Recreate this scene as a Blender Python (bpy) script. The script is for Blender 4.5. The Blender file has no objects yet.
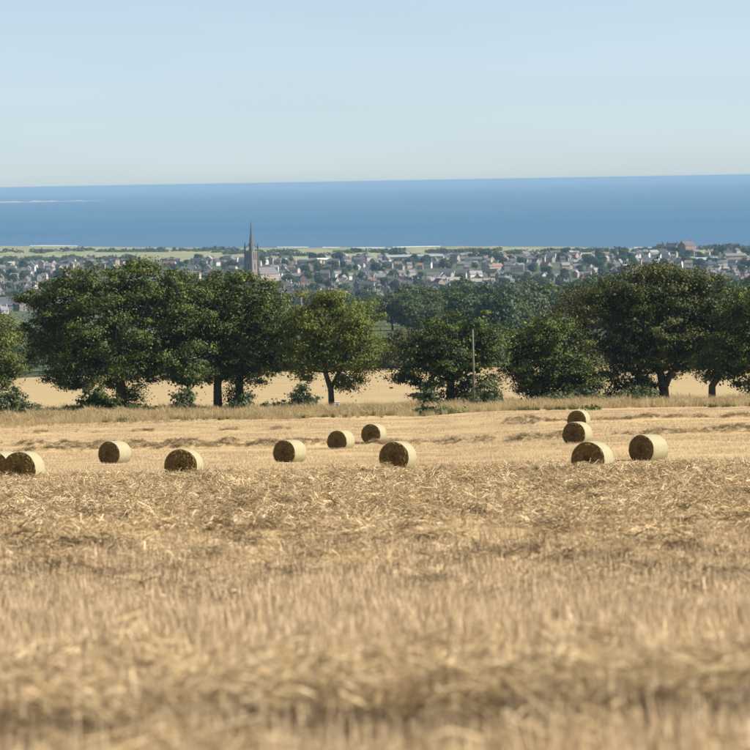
import bpy, math, random
import numpy as np

random.seed(7)
rng = np.random.default_rng(11)
scene = bpy.context.scene
COL = scene.collection
R = math.radians

# ------------------------------------------------------------------ camera
F = 3750.0                      # focal length in photograph pixels (750 wide)
PITCH = math.atan(194.0 / F)    # eye level lies 194 px above the centre
ROLL = R(1.0)                   # the right end of the horizon sits higher
cam_data = bpy.data.cameras.new('camera')
cam = bpy.data.objects.new('camera', cam_data)
COL.objects.link(cam)
scene.camera = cam
cam.location = (0, 0, 0)
cam_data.sensor_width = 36.0
cam_data.lens = 36.0 * F / 750.0
cam_data.clip_start = 0.5
cam_data.clip_end = 400000.0
cam_data.dof.use_dof = True
cam_data.dof.focus_distance = 135.0
cam_data.dof.aperture_fstop = 5.6
CP, SP = math.cos(PITCH), math.sin(PITCH)
CR, SR = math.cos(ROLL), math.sin(ROLL)
fwd = np.array((0.0, CP, -SP)); up0 = np.array((0.0, SP, CP)); rt0 = np.array((1.0, 0, 0))
rt = CR * rt0 - SR * up0        # image right dips: content turns counter-clockwise
up = CR * up0 + SR * rt0
from mathutils import Matrix, Vector
cam.matrix_world = Matrix(((rt[0], up[0], -fwd[0], 0), (rt[1], up[1], -fwd[1], 0), (rt[2], up[2], -fwd[2], 0), (0, 0, 0, 1)))

def world(px, py, d):
    """point at ground distance d (metres along +y) seen at photograph pixel px, py"""
    v = fwd + rt * ((px - 375) / F) + up * ((375 - py) / F)
    return v * (d / v[1])

def project(p):
    p = np.asarray(p, float)
    z = p @ fwd
    return 375 + F * (p @ rt) / z, 375 - F * (p @ up) / z

# ------------------------------------------------------------------ sky, sun, exposure
SUN_EL, SUN_AZ = R(41), R(-3)   # azimuth from +x (right) towards +y (away)
wd = bpy.data.worlds.new('World'); scene.world = wd; wd.use_nodes = True
nt = wd.node_tree
bg = nt.nodes['Background']; bg.inputs['Strength'].default_value = 0.066
sky = nt.nodes.new('ShaderNodeTexSky'); sky.sky_type = 'NISHITA'; sky.sun_disc = False
sky.sun_elevation = SUN_EL; sky.sun_rotation = math.pi / 2 - SUN_AZ
sky.altitude = 130; sky.air_density = 0.45; sky.dust_density = 0.38; sky.ozone_density = 1.5
hs = nt.nodes.new('ShaderNodeHueSaturation'); hs.inputs['Saturation'].default_value = 0.58
tint = nt.nodes.new('ShaderNodeMix'); tint.data_type = 'RGBA'; tint.blend_type = 'MULTIPLY'; tint.inputs[0].default_value = 1.0
tint.inputs[7].default_value = (0.935, 1.008, 1.01, 1)
wc = nt.nodes.new('ShaderNodeTexCoord'); wm = nt.nodes.new('ShaderNodeMapping'); wm.inputs['Scale'].default_value = (5, 5, 60)   # faint high veil
wn = nt.nodes.new('ShaderNodeTexNoise'); wn.inputs['Scale'].default_value = 1.0; wn.inputs['Detail'].default_value = 5
wr = nt.nodes.new('ShaderNodeMapRange'); wr.inputs[1].default_value = 0.4; wr.inputs[2].default_value = 0.75; wr.inputs[3].default_value = 0.0; wr.inputs[4].default_value = 0.16
veil = nt.nodes.new('ShaderNodeMix'); veil.data_type = 'RGBA'
nt.links.new(wc.outputs['Generated'], wm.inputs[0]); nt.links.new(wm.outputs[0], wn.inputs['Vector']); nt.links.new(wn.outputs['Fac'], wr.inputs[0])
veil.blend_type = 'MIX'; veil.inputs[7].default_value = (6.6, 7.6, 8.2, 1); nt.links.new(wr.outputs[0], veil.inputs[0])
nt.links.new(sky.outputs[0], hs.inputs['Color']); nt.links.new(hs.outputs[0], tint.inputs[6]); nt.links.new(tint.outputs[2], veil.inputs[6]); nt.links.new(veil.outputs[2], bg.inputs['Color'])
sl = bpy.data.lights.new('sun', 'SUN'); sl.energy = 5.0; sl.angle = R(0.5); sl.color = (1.0, 0.93, 0.80)
so = bpy.data.objects.new('sun', sl); COL.objects.link(so)
sdir = Vector((math.cos(SUN_EL) * math.cos(SUN_AZ), math.cos(SUN_EL) * math.sin(SUN_AZ), math.sin(SUN_EL)))
so.rotation_euler = (-sdir).to_track_quat('-Z', 'Y').to_euler()
so.location = (100, 50, 120)
vs = scene.view_settings
vs.view_transform = 'Standard'; vs.look = 'None'; vs.exposure = 1.05; vs.gamma = 1.0; vs.use_curve_mapping = False
scene.cycles.max_bounces = 6; scene.cycles.diffuse_bounces = 2; scene.cycles.glossy_bounces = 2
scene.cycles.transmission_bounces = 3; scene.cycles.volume_bounces = 0; scene.cycles.transparent_max_bounces = 6

# ------------------------------------------------------------------ helpers
def tag(o, label=None, cat=None, group=None, kind=None):
    if label: o['label'] = label
    if cat: o['category'] = cat
    if group: o['group'] = group
    if kind: o['kind'] = kind
    return o

def empty(name, loc, rz=0.0):
    o = bpy.data.objects.new(name, None); COL.objects.link(o)
    o.location = loc; o.rotation_euler = (0, 0, rz); o.empty_display_size = 0.3
    return o

def link(name, me, parent=None, loc=(0, 0, 0), rz=0.0):
    o = bpy.data.objects.new(name, me); COL.objects.link(o)
    o.location = loc; o.rotation_euler = (0, 0, rz)
    if parent: o.parent = parent
    return o

def mesh_np(name, V, Fq, mat=None, smooth=False, midx=None):
    """fast mesh from a vertex array and an (n, k) face array"""
    V = np.asarray(V, np.float32); Fq = np.asarray(Fq, np.int32)
    me = bpy.data.meshes.new(name)
    n, k = Fq.shape
    me.vertices.add(len(V)); me.vertices.foreach_set('co', V.ravel())
    me.loops.add(n * k); me.loops.foreach_set('vertex_index', Fq.ravel())
    me.polygons.add(n)
    me.polygons.foreach_set('loop_start', np.arange(0, n * k, k, dtype=np.int32))
    if smooth: me.polygons.foreach_set('use_smooth', np.ones(n, bool))
    for m in (mat if isinstance(mat, (list, tuple)) else [mat] if mat else []): me.materials.append(m)
    if midx is not None: me.polygons.foreach_set('material_index', np.asarray(midx, np.int32))
    me.update(calc_edges=True)
    return me

class MB:
    """collects small shapes into one mesh"""
    def __init__(s): s.v = []; s.f = []; s.m = []
    def add(s, v, f, m=0):
        b = len(s.v); s.v += [tuple(p) for p in v]; s.f += [tuple(i + b for i in q) for q in f]; s.m += [m] * len(f)
    def box(s, x0, x1, y0, y1, z0, z1, m=0):
        s.add([(x0, y0, z0), (x1, y0, z0), (x1, y1, z0), (x0, y1, z0), (x0, y0, z1), (x1, y0, z1), (x1, y1, z1), (x0, y1, z1)],
              [(3, 2, 1, 0), (4, 5, 6, 7), (0, 1, 5, 4), (1, 2, 6, 5), (2, 3, 7, 6), (3, 0, 4, 7)], m)
    def tube(s, pts, rad, n=8, m=0, cap=True):
        P = np.array(pts, float); rings = []
        for i, p in enumerate(P):
            t = P[min(i + 1, len(P) - 1)] - P[max(i - 1, 0)]; t /= np.linalg.norm(t) + 1e-9
            a = np.cross(t, (0.3, 0.9, 0.2) if abs(t[2]) > 0.7 else (0, 0, 1)); a /= np.linalg.norm(a); b = np.cross(t, a)
            rings.append([p + rad[i] * (a * math.cos(2 * math.pi * k / n) + b * math.sin(2 * math.pi * k / n)) for k in range(n)])
        v = [q for r_ in rings for q in r_]
        f = [(i * n + k, i * n + (k + 1) % n, (i + 1) * n + (k + 1) % n, (i + 1) * n + k) for i in range(len(P) - 1) for k in range(n)]
        if cap: f += [tuple(range(n - 1, -1, -1)), tuple(range((len(P) - 1) * n, len(P) * n))]
        s.add(v, f, m)
    def mesh(s, name, mats, smooth=False):
        me = bpy.data.meshes.new(name); me.from_pydata(s.v, [], s.f)
        for m in (mats if isinstance(mats, (list, tuple)) else [mats]): me.materials.append(m)
        me.polygons.foreach_set('material_index', s.m)
        if smooth: me.polygons.foreach_set('use_smooth', [True] * len(s.f))
        me.update(); return me

_tab = rng.random((256, 256))
def vnoise(x, y):
    x = np.asarray(x, float); y = np.asarray(y, float)
    xi = np.floor(x).astype(int); yi = np.floor(y).astype(int); fx = x - xi; fy = y - yi
    fx = fx * fx * (3 - 2 * fx); fy = fy * fy * (3 - 2 * fy)
    a = _tab[xi & 255, yi & 255]; b = _tab[(xi + 1) & 255, yi & 255]; c = _tab[xi & 255, (yi + 1) & 255]; d = _tab[(xi + 1) & 255, (yi + 1) & 255]
    return (a * (1 - fx) + b * fx) * (1 - fy) + (c * (1 - fx) + d * fx) * fy
def fbm(x, y, o=3):
    s = 0; a = 0.5; t = 0
    for i in range(o):
        s = s + a * vnoise(x * 2 ** i + 17 * i, y * 2 ** i + 31 * i); t += a; a *= 0.5
    return s / t

# ------------------------------------------------------------------ materials
def mat(name):
    m = bpy.data.materials.new(name); m.use_nodes = True
    p = m.node_tree.nodes['Principled BSDF']
    p.inputs['Specular IOR Level'].default_value = 0.15
    return m, m.node_tree, p
def N(t, kind, **kw):
    n = t.nodes.new(kind)
    for k, v in kw.items():
        if k.startswith('i_'): n.inputs[k[2:].replace('_', ' ')].default_value = v
        else: setattr(n, k, v)
    return n
def ramp(t, fac, stops):
    r = t.nodes.new('ShaderNodeValToRGB'); e = r.color_ramp.elements
    while len(e) < len(stops): e.new(0.5)
    for s, (pos, c) in zip(e, stops): s.position = pos; s.color = (*c, 1)
    t.links.new(fac, r.inputs[0]); return r.outputs[0]
def mixc(t, fac, a, b, blend='MIX'):
    n = t.nodes.new('ShaderNodeMix'); n.data_type = 'RGBA'; n.blend_type = blend
    for key, v in ((0, fac), (6, a), (7, b)):
        if hasattr(v, 'is_output'): t.links.new(v, n.inputs[key])
        else: n.inputs[key].default_value = v if key == 0 else (*v, 1)
    return n.outputs[2]
def coords(t, scale=(1, 1, 1), which='Object'):
    tc = t.nodes.new('ShaderNodeTexCoord'); mp = t.nodes.new('ShaderNodeMapping')
    mp.inputs['Scale'].default_value = scale
    t.links.new(tc.outputs[which], mp.inputs[0]); return mp.outputs[0]
def noise(t, vec, scale, detail=4, rough=0.55):
    n = N(t, 'ShaderNodeTexNoise'); n.inputs['Scale'].default_value = scale; n.inputs['Detail'].default_value = detail
    n.inputs['Roughness'].default_value = rough
    t.links.new(vec, n.inputs['Vector']); return n.outputs['Fac']
def bump(t, p, h, strength, dist):
    b = N(t, 'ShaderNodeBump'); b.inputs['Strength'].default_value = strength; b.inputs['Distance'].default_value = dist
    t.links.new(h, b.inputs['Height']); t.links.new(b.outputs[0], p.inputs['Normal'])

ALB = 0.86                      # overall reflectance trim, so that exposure and sun stay in range
def trim(c): return tuple(ALB * k for k in c)
def straw_mat(name, cols, transl=0.18):
    cols = [trim(c) for c in cols]
    m, t, p = mat(name)
    g = N(t, 'ShaderNodeNewGeometry'); oi = N(t, 'ShaderNodeObjectInfo')
    a = ramp(t, g.outputs['Random Per Island'], [(0.0, cols[0]), (0.35, cols[1]), (0.75, cols[2]), (1.0, cols[3])])
    v = N(t, 'ShaderNodeMath', operation='MULTIPLY_ADD'); v.inputs[1].default_value = 0.35; v.inputs[2].default_value = 0.8
    t.links.new(oi.outputs['Random'], v.inputs[0])
    c = mixc(t, 1.0, a, (1, 1, 1), 'MULTIPLY')
    vm = N(t, 'ShaderNodeVectorMath', operation='SCALE'); t.links.new(c, vm.inputs[0]); t.links.new(v.outputs[0], vm.inputs['Scale'])
    t.links.new(vm.outputs[0], p.inputs['Base Color'])
    p.inputs['Roughness'].default_value = 0.55
    tr = N(t, 'ShaderNodeBsdfTranslucent'); t.links.new(vm.outputs[0], tr.inputs[0])
    mx = N(t, 'ShaderNodeMixShader'); mx.inputs[0].default_value = transl
    t.links.new(p.outputs[0], mx.inputs[1]); t.links.new(tr.outputs[0], mx.inputs[2])
    t.links.new(mx.outputs[0], t.nodes['Material Output'].inputs[0])
    return m

def leaf_mat(name, dark, mid, light, transl=0.24):
    m, t, p = mat(name)
    g = N(t, 'ShaderNodeNewGeometry')
    n = noise(t, coords(t), 0.8, 3)
    ad = N(t, 'ShaderNodeMath', operation='MULTIPLY_ADD'); ad.inputs[1].default_value = 0.42
    t.links.new(g.outputs['Random Per Island'], ad.inputs[0])
    sb = N(t, 'ShaderNodeMath', operation='MULTIPLY_ADD'); sb.inputs[1].default_value = 2.3; sb.inputs[2].default_value = -0.9
    t.links.new(n, sb.inputs[0]); t.links.new(sb.outputs[0], ad.inputs[2])
    c = ramp(t, ad.outputs[0], [(0.1, dark), (0.5, mid), (0.95, light)])
    t.links.new(c, p.inputs['Base Color']); p.inputs['Roughness'].default_value = 0.6
    p.inputs['Specular IOR Level'].default_value = 0.25
    tr = N(t, 'ShaderNodeBsdfTranslucent'); t.links.new(c, tr.inputs[0])
    mx = N(t, 'ShaderNodeMixShader'); mx.inputs[0].default_value = transl
    t.links.new(p.outputs[0], mx.inputs[1]); t.links.new(tr.outputs[0], mx.inputs[2])
    t.links.new(mx.outputs[0], t.nodes['Material Output'].inputs[0])
    return m

def plain(name, col, rough=0.8, var=0.25, scale=2.0):
    col = trim(col)
    m, t, p = mat(name)
    n = noise(t, coords(t), scale, 4)
    d = tuple(c * (1 - var) for c in col); l = tuple(min(1, c * (1 + var)) for c in col)
    t.links.new(ramp(t, n, [(0.3, d), (0.7, l)]), p.inputs['Base Color'])
    p.inputs['Roughness'].default_value = rough
    return m

def field_mat(name, c0, c1, c2, row=0.6, bumpy=0.03):
    c0, c1, c2 = trim(c0), trim(c1), trim(c2)
    m, t, p = mat(name)
    a = noise(t, coords(t, (0.035, row, 1)), 1.0, 4)          # drill and tramline stripes along x
    b = noise(t, coords(t), 0.09, 4); c = noise(t, coords(t, (2.0, 5.0, 1)), 1.6, 3)
    s1 = ramp(t, a, [(0.33, c0), (0.5, c1), (0.68, c2)])
    s2 = mixc(t, 0.35, s1, ramp(t, b, [(0.35, c0), (0.65, c2)]))
    s3 = mixc(t, 0.3, s2, ramp(t, c, [(0.35, tuple(0.6 * k for k in c0)), (0.6, c2)]))
    t.links.new(s3, p.inputs['Base Color']); p.inputs['Roughness'].default_value = 0.9
    bump(t, p, c, 0.6, bumpy)
    return m

STRAW = [(0.24, 0.165, 0.085), (0.53, 0.395, 0.22), (0.70, 0.545, 0.33), (0.86, 0.72, 0.50)]
M = {}
M['straw'] = straw_mat('straw', STRAW)
M['old_straw'] = straw_mat('dark_shade_straw', [(0.07, 0.046, 0.024), (0.13, 0.09, 0.048), (0.24, 0.17, 0.09), (0.48, 0.36, 0.21)])  # dark straw tones, with the shade of straw gaps put into the colour
M['stubble'] = straw_mat('stubble_stalks', [(0.46, 0.345, 0.22), (0.60, 0.465, 0.305), (0.70, 0.555, 0.37), (0.79, 0.64, 0.44)])
M['dry_grass'] = straw_mat('dry_grass', [(0.30, 0.23, 0.10), (0.48, 0.37, 0.18), (0.58, 0.46, 0.27), (0.64, 0.53, 0.36)], 0.3)
M['field'] = field_mat('stubble_soil', (0.36, 0.255, 0.13), (0.45, 0.325, 0.17), (0.53, 0.395, 0.215))
M['far_field'] = field_mat('far_stubble', (0.315, 0.235, 0.125), (0.385, 0.29, 0.155), (0.45, 0.34, 0.185), 0.14, 0.05)
M['pasture'] = plain('pasture_grass', (0.13, 0.22, 0.05), 0.9, 0.25, 0.05)
M['plain'] = plain('coastal_plain', (0.065, 0.082, 0.042), 0.95, 0.4, 0.012)
M['bark'] = plain('bark', (0.10, 0.085, 0.065), 0.9, 0.4, 3.0)
M['leaf_dark'] = leaf_mat('leaf_dark_green', (0.017, 0.029, 0.008), (0.062, 0.090, 0.016), (0.185, 0.205, 0.042))
M['leaf_deep'] = leaf_mat('leaf_deep_green', (0.015, 0.028, 0.008), (0.052, 0.083, 0.016), (0.165, 0.19, 0.038))
M['leaf_olive'] = leaf_mat('leaf_olive', (0.042, 0.056, 0.012), (0.10, 0.125, 0.025), (0.17, 0.18, 0.045))
M['leaf_lime'] = leaf_mat('leaf_yellow_green', (0.06, 0.078, 0.014), (0.135, 0.165, 0.028), (0.20, 0.22, 0.05), 0.4)
M['leaf_brown'] = leaf_mat('leaf_brown_green', (0.020, 0.028, 0.008), (0.062, 0.078, 0.016), (0.170, 0.165, 0.040))
M['leaf_rust'] = leaf_mat('leaf_russet', (0.038, 0.040, 0.012), (0.085, 0.078, 0.022), (0.13, 0.11, 0.034))
M['leaf_grey'] = leaf_mat('leaf_grey_green', (0.05, 0.065, 0.03), (0.10, 0.125, 0.055), (0.16, 0.18, 0.08))
M['leaf_wood'] = leaf_mat('leaf_wood_green', (0.016, 0.034, 0.012), (0.042, 0.075, 0.022), (0.10, 0.145, 0.042))
M['gorse'] = leaf_mat('leaf_gorse', (0.03, 0.05, 0.022), (0.06, 0.085, 0.034), (0.10, 0.125, 0.05))

# ------------------------------------------------------------------ terrain
SEA_Z = -115.4
PROF = np.array([(-60, -0.2), (0, -0.95), (11.5, -1.75), (20, -2.46), (28, -3.13), (60, -5.43), (85, -7.04), (110, -8.68), (118, -9.42), (128, -10.31), (146, -11.54),
    (169, -13.02), (181, -13.8), (207, -15.4), (239, -17.05), (262, -18.1), (330, -20.85), (380, -23.4), (500, -29.06), (700, -38.15), (900, -45.84),
    (1050, -49.6), (1500, -60.8), (2000, -72.4), (2400, -84.4), (2800, -94.5), (3500, -105.2), (4000, -105.4), (5000, -105.5), (5450, -109), (5900, -113), (6300, -114.6), (7400, -117.5)])
def ground0(x, d):
    return np.interp(d, PROF[:, 0], PROF[:, 1]) + 0.62 * np.clip((np.asarray(x) - 4) / 8, 0, 1) * np.clip((np.asarray(d) - 181) / 26, 0, 1) * np.clip((400 - np.asarray(d)) / 110, 0, 1)

# straw windrows: distance, slant, half width, height, left limit, right limit (metres)
SWATH = [(12.1, 0.02, 0.5, 0.075), (36, -0.02, 1.1, 0.12), (42.5, -0.02, 1.2, 0.16), (50, -0.02, 1.2, 0.13), (57, -0.01, 1.3, 0.16), (65, -0.02, 1.4, 0.13),
         (73, -0.02, 1.4, 0.17), (81, -0.01, 1.4, 0.14), (90, -0.02, 1.5, 0.17), (99, -0.02, 1.5, 0.15), (107, -0.01, 1.5, 0.10)]
FAR_SW = [(245, 0.11, 0.6, 0.36, -99, 99), (250, -0.30, 0.6, 0.36, -99, 1.0), (305, 0.02, 0.9, 0.36, 8, 99), (264, 0.02, 0.6, 0.13, -99, -6), (292, 0.0, 0.9, 0.18, -99, -4)]
def swath_h(x, d):
    h = 0
    for s in SWATH:
        yc = s[0] + s[1] * x + (vnoise(x * 0.35 + s[0], s[0] * 3.3) - 0.5) * s[2] * 1.3
        br = 0.35 + 1.1 * vnoise(x * 0.9 + s[0] * 7, d * 0.5 + s[0])
        h = h + s[3] * br * np.exp(-((d - yc) / s[2]) ** 2)
    for s in FAR_SW:
        yc = s[0] + s[1] * x + (vnoise(x * 0.15 + s[0], s[0]) - 0.5) * 2.0 - {245: 15, 305: 30}.get(s[0], 0) * np.clip((x - 4) / 8, 0, 1)
        br = (0.15 + 1.5 * vnoise(x * 0.8 + s[0] * 7, d * 0.4) ** 1.5) * np.clip((x - s[4]) / 3, 0, 1) * np.clip((s[5] - x) / 3, 0, 1)
        h = h + s[3] * br * np.exp(-((d - yc) / s[2]) ** 2)
    return h
def ground(x, d):
    x = np.asarray(x, float); d = np.asarray(d, float)
    z = ground0(x, d)
    near = np.clip((400 - d) / 60, 0, 1)
    z = z + near * (swath_h(x, d) + (fbm(x * 0.9, d * 0.9) - 0.5) * 0.10 + (fbm(x * 0.12, d * 0.12) - 0.5) * 0.25 * np.clip(d / 60, 0, 1))
    z = z + (1 - near) * (fbm(x * 0.004 + 5, d * 0.004) - 0.5) * np.clip((d - 380) / 500, 0, 1) * 5.0 * np.clip((5200 - d) / 800, 0.15, 1)
    return z
def gz(x, d): return float(ground(np.array([x]), np.array([d]))[0])

def fan(name, rows, ncol, material, dz=0.0, half=0.30, off=12.0, hfun=ground):
    rows = np.asarray(rows, float); u = np.linspace(-1, 1, ncol)
    D = np.repeat(rows[:, None], ncol, 1); X = u[None, :] * (off + half * np.maximum(D, 0))
    Z = hfun(X, D) + dz
    V = np.stack([X, D, Z], -1).reshape(-1, 3)
    i = np.arange(len(rows) - 1)[:, None] * ncol + np.arange(ncol - 1)[None, :]
    Q = np.stack([i, i + 1, i + ncol + 1, i + ncol], -1).reshape(-1, 4)
    o = link(name, mesh_np(name, V, Q, material, True))
    return o
rows = np.concatenate([np.linspace(-60, 9, 24), np.linspace(9.2, 34, 150), np.linspace(34.2, 118, 420)[0:], np.linspace(118.6, 236, 130), np.linspace(236.4, 268, 110), np.linspace(268.8, 330, 80), np.linspace(332, 404, 34)])
tag(fan('stubble_field', rows, 190, M['field'], half=0.17, off=4), 'harvested golden stubble field sloping away from the camera', 'field', kind='structure')
tag(fan('far_field', np.linspace(404, 905, 70), 80, M['far_field'], half=0.2, off=20), 'smooth pale harvested field beyond the row of trees', 'field', kind='structure')
def patch(name, px0, px1, d0, d1, material, dz):
    V = []; nx, ny = 14, 20
    for d in np.linspace(d0, d1, ny):
        for q in np.linspace(px0, px1, nx): x = (q - 375) / F * d; V.append((x, d, gz(x, d) + dz))
    Q = [(j * nx + i, j * nx + i + 1, (j + 1) * nx + i + 1, (j + 1) * nx + i) for j in range(ny - 1) for i in range(nx - 1)]
    return link(name, mesh_np(name, V, Q, material, True))
tag(patch('pasture', 340, 432, 906, 1115, M['pasture'], 0.1), 'green pasture strip beyond the pale far field', 'pasture', kind='structure')
tag(fan('coastal_plain', np.concatenate([np.linspace(905, 1120, 40), np.linspace(1140, 5150, 120)]), 90, M['plain'], dz=-0.6, half=0.2, off=20), 'low coastal plain carrying woods and the distant town', 'plain', kind='structure')

# golf links, dunes and beach up to the slanting shore
def shore(x): return 6459 - np.where(x < 700, 1.13 * x, 791) + 60 * np.sin(x * 0.006) + (vnoise(x * 0.01, 3.3) - 0.5) * 130
m, t, p = mat('links_turf')
n1 = noise(t, coords(t, (0.0035, 0.009, 1)), 1.0, 5); n2 = noise(t, coords(t), 0.05, 3)
c = ramp(t, n1, [(0.30, (0.085, 0.10, 0.055)), (0.42, (0.15, 0.17, 0.08)), (0.5, (0.25, 0.235, 0.14)), (0.6, (0.17, 0.195, 0.085)), (0.72, (0.29, 0.26, 0.165))])
t.links.new(mixc(t, 0.3, c, ramp(t, n2, [(0.3, (0.09, 0.105, 0.055)), (0.7, (0.28, 0.26, 0.15))])), p.inputs['Base Color']); p.inputs['Roughness'].default_value = 0.95
M['links'] = m
def links_grid(name, f0, f1, nr, material, zf, ncol=110):
    u = np.linspace(-1, 1, ncol); X = u * 1700; V = []
    for k in range(nr):
        tt = k / (nr - 1); D = f0(X) * (1 - tt) + f1(X) * tt
        V.append(np.stack([X, D, zf(X, D, tt)], -1))
    V = np.concatenate(V)
    i = np.arange(nr - 1)[:, None] * ncol + np.arange(ncol - 1)[None, :]
    return link(name, mesh_np(name, V, np.stack([i, i + 1, i + ncol + 1, i + ncol], -1).reshape(-1, 4), material, True))
def dune_z(X, D, tt): return (ground(X, np.full_like(X, 5150)) - 0.6) * (1 - tt) + (SEA_Z + 2.5) * tt + (fbm(X * 0.02, D * 0.02) - 0.45) * 8 * np.clip(tt * 3, 0, 1) * np.clip((1 - tt) * 12, 0, 1)
tag(links_grid('golf_links', lambda x: 5150 + 0 * x, lambda x: shore(x) - 70, 40, M['links'], dune_z), 'pale green and tan links turf along the shore', 'links', kind='structure')
M['sand'] = plain('beach_sand', (0.38, 0.33, 0.26), 0.9, 0.12, 0.02)
tag(links_grid('beach', lambda x: shore(x) - 70, lambda x: shore(x) + 45, 6, M['sand'], lambda X, D, tt: (SEA_Z + 2.5) * (1 - tt) + (SEA_Z - 0.6) * tt + 0 * X), 'thin pale sand beach between the links and the sea', 'beach', kind='structure')

# sea
m, t, p = mat('sea_water')
cv = coords(t, (0.00016, 0.0011, 1)); n1 = noise(t, cv, 1.0, 6, 0.6)
n2 = noise(t, coords(t, (0.004, 0.02, 1)), 1.0, 4)
c = ramp(t, n1, [(0.3, (0.0145, 0.073, 0.155)), (0.5, (0.019, 0.089, 0.179)), (0.7, (0.026, 0.106, 0.202))])
tcs = N(t, 'ShaderNodeTexCoord'); dt = N(t, 'ShaderNodeVectorMath', operation='DOT_PRODUCT'); dt.inputs[1].default_value = (1.13 / 2200, 1 / 2200, 0)   # shallow, sandier water by the shore
t.links.new(tcs.outputs['Object'], dt.inputs[0]); sh = N(t, 'ShaderNodeMath', operation='SUBTRACT'); sh.inputs[1].default_value = 6459 / 2200; t.links.new(dt.outputs['Value'], sh.inputs[0])
c = mixc(t, ramp(t, sh.outputs[0], [(0.0, (0.75,) * 3), (1.0, (0.0,) * 3)]), c, (0.053, 0.105, 0.195))
t.links.new(c, p.inputs['Base Color']); p.inputs['Roughness'].default_value = 0.45; p.inputs['Specular IOR Level'].default_value = 0.35
p.inputs['IOR'].default_value = 1.33
bump(t, p, n2, 1.0, 6.0)
M['sea'] = m
SEA_END = 190000
me = bpy.data.meshes.new('sea')
V = []; Q = []
ys = [4700, 6000, 7500, 10000, 14000, 20000, 40000, 80000, SEA_END]; xs = np.linspace(-60000, 60000, 25)
for y in ys:
    for x in xs: V.append((x, y, SEA_Z))
for i in range(len(ys) - 1):
    for j in range(len(xs) - 1):
        a = i * len(xs) + j; Q.append((a, a + 1, a + len(xs) + 1, a + len(xs)))
tag(link('sea', mesh_np('sea', V, Q, M['sea'])), 'calm blue sea stretching to the horizon', 'sea', kind='structure')

# surf lines near the shore and on a shoal
M['foam'] = plain('surf_foam', (0.80, 0.80, 0.80), 0.8, 0.1, 0.05)
def surf(name, x0, x1, yf, width, seed, label):
    mb = MB(); r_ = random.Random(seed); x = x0
    while x < x1:
        L = r_.uniform(30, 120); w = width * r_.uniform(0.5, 1.4); y = yf(x) + r_.uniform(-8, 25)
        n = 7; top = []; bot = []
        for k in range(n):
            u = k / (n - 1); ww = w * math.sin(math.pi * min(max(u, 0.04), 0.96)) * r_.uniform(0.7, 1.2)
            xx = x + L * u; yy = y + (yf(xx) - yf(x))
            top.append((xx, yy + ww / 2, SEA_Z + 0.25)); bot.append((xx, yy - ww / 2, SEA_Z + 0.25))
        crest = [((a[0] + b[0]) / 2, (a[1] + b[1]) / 2, SEA_Z + 0.9) for a, b in zip(top, bot)]
        v = bot + crest + top
        f = [(k, k + 1, n + k + 1, n + k) for k in range(n - 1)] + [(n + k, n + k + 1, 2 * n + k + 1, 2 * n + k) for k in range(n - 1)]
        mb.add(v, f); x += L * (r_.uniform(0.6, 1.5) if r_.random() < 0.7 else r_.uniform(3, 6))
    return tag(link(name, mb.mesh(name, M['foam'], True)), label, 'surf', kind='stuff')
surf('surf', -900, 900, lambda x: float(shore(x)) + 85, 26, 3, 'white breaking surf along the distant beach')
# low sandy spit far out on the left
M['spit'] = plain('spit_sand', (0.40, 0.37, 0.34), 0.9, 0.35, 0.004)
V = []; Q = []; xs = np.linspace(-3600, -1900, 90); hh = -2 + 17 * fbm(xs * 0.012, xs * 0 + 2.0) * np.clip((-1900 - xs) / 350, 0.05, 1)
for k, x in enumerate(xs):
    for dy, f in ((-260, 0), (-120, 0.75), (0, 1.0), (140, 0.7), (280, 0)): V.append((x, 28800 + dy, SEA_Z - 1 + (hh[k] + 1) * f))
Q = [(k * 5 + q, (k + 1) * 5 + q, (k + 1) * 5 + q + 1, k * 5 + q + 1) for k in range(len(xs) - 1) for q in range(4)]
tag(link('sand_spit', mesh_np('sand_spit', V, Q, M['spit'], True)), 'low pale sand spit far out at sea on the left', 'spit', kind='structure')

# ------------------------------------------------------------------ foliage builder
def leaves(centers, outs, n_each, rad, size, flat=0.6, upb=0.35, seed=0):
    """rhombic leaf sprays gathered in clumps; returns vertex and face arrays"""
    g = np.random.default_rng(seed)
    C = np.repeat(centers, n_each, 0); O = np.repeat(outs, n_each, 0); Rd = np.repeat(rad, n_each)
    n = len(C)
    off = g.normal(size=(n, 3)) * (Rd * 0.5)[:, None]; off[:, 2] *= flat
    P = C + off
    on = off / (np.linalg.norm(off, axis=1)[:, None] + 1e-9)
    nrm = 0.25 * O + 0.7 * on + g.normal(size=(n, 3)) * 0.36; nrm[:, 2] += upb
    nrm /= np.linalg.norm(nrm, axis=1)[:, None] + 1e-9
    t1 = np.cross(nrm, g.normal(size=(n, 3))); t1 /= np.linalg.norm(t1, axis=1)[:, None] + 1e-9
    t2 = np.cross(nrm, t1)
    L = (size * g.uniform(0.6, 1.4, n))[:, None]; W = L * g.uniform(0.5, 0.8, n)[:, None]
    V = np.stack([P - t1 * L * 0.5, P + t2 * W * 0.5 + t1 * L * 0.06, P + t1 * L * 0.5, P - t2 * W * 0.5 + t1 * L * 0.06], 1).reshape(-1, 3)
    return V, np.arange(n * 4).reshape(-1, 4)

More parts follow.
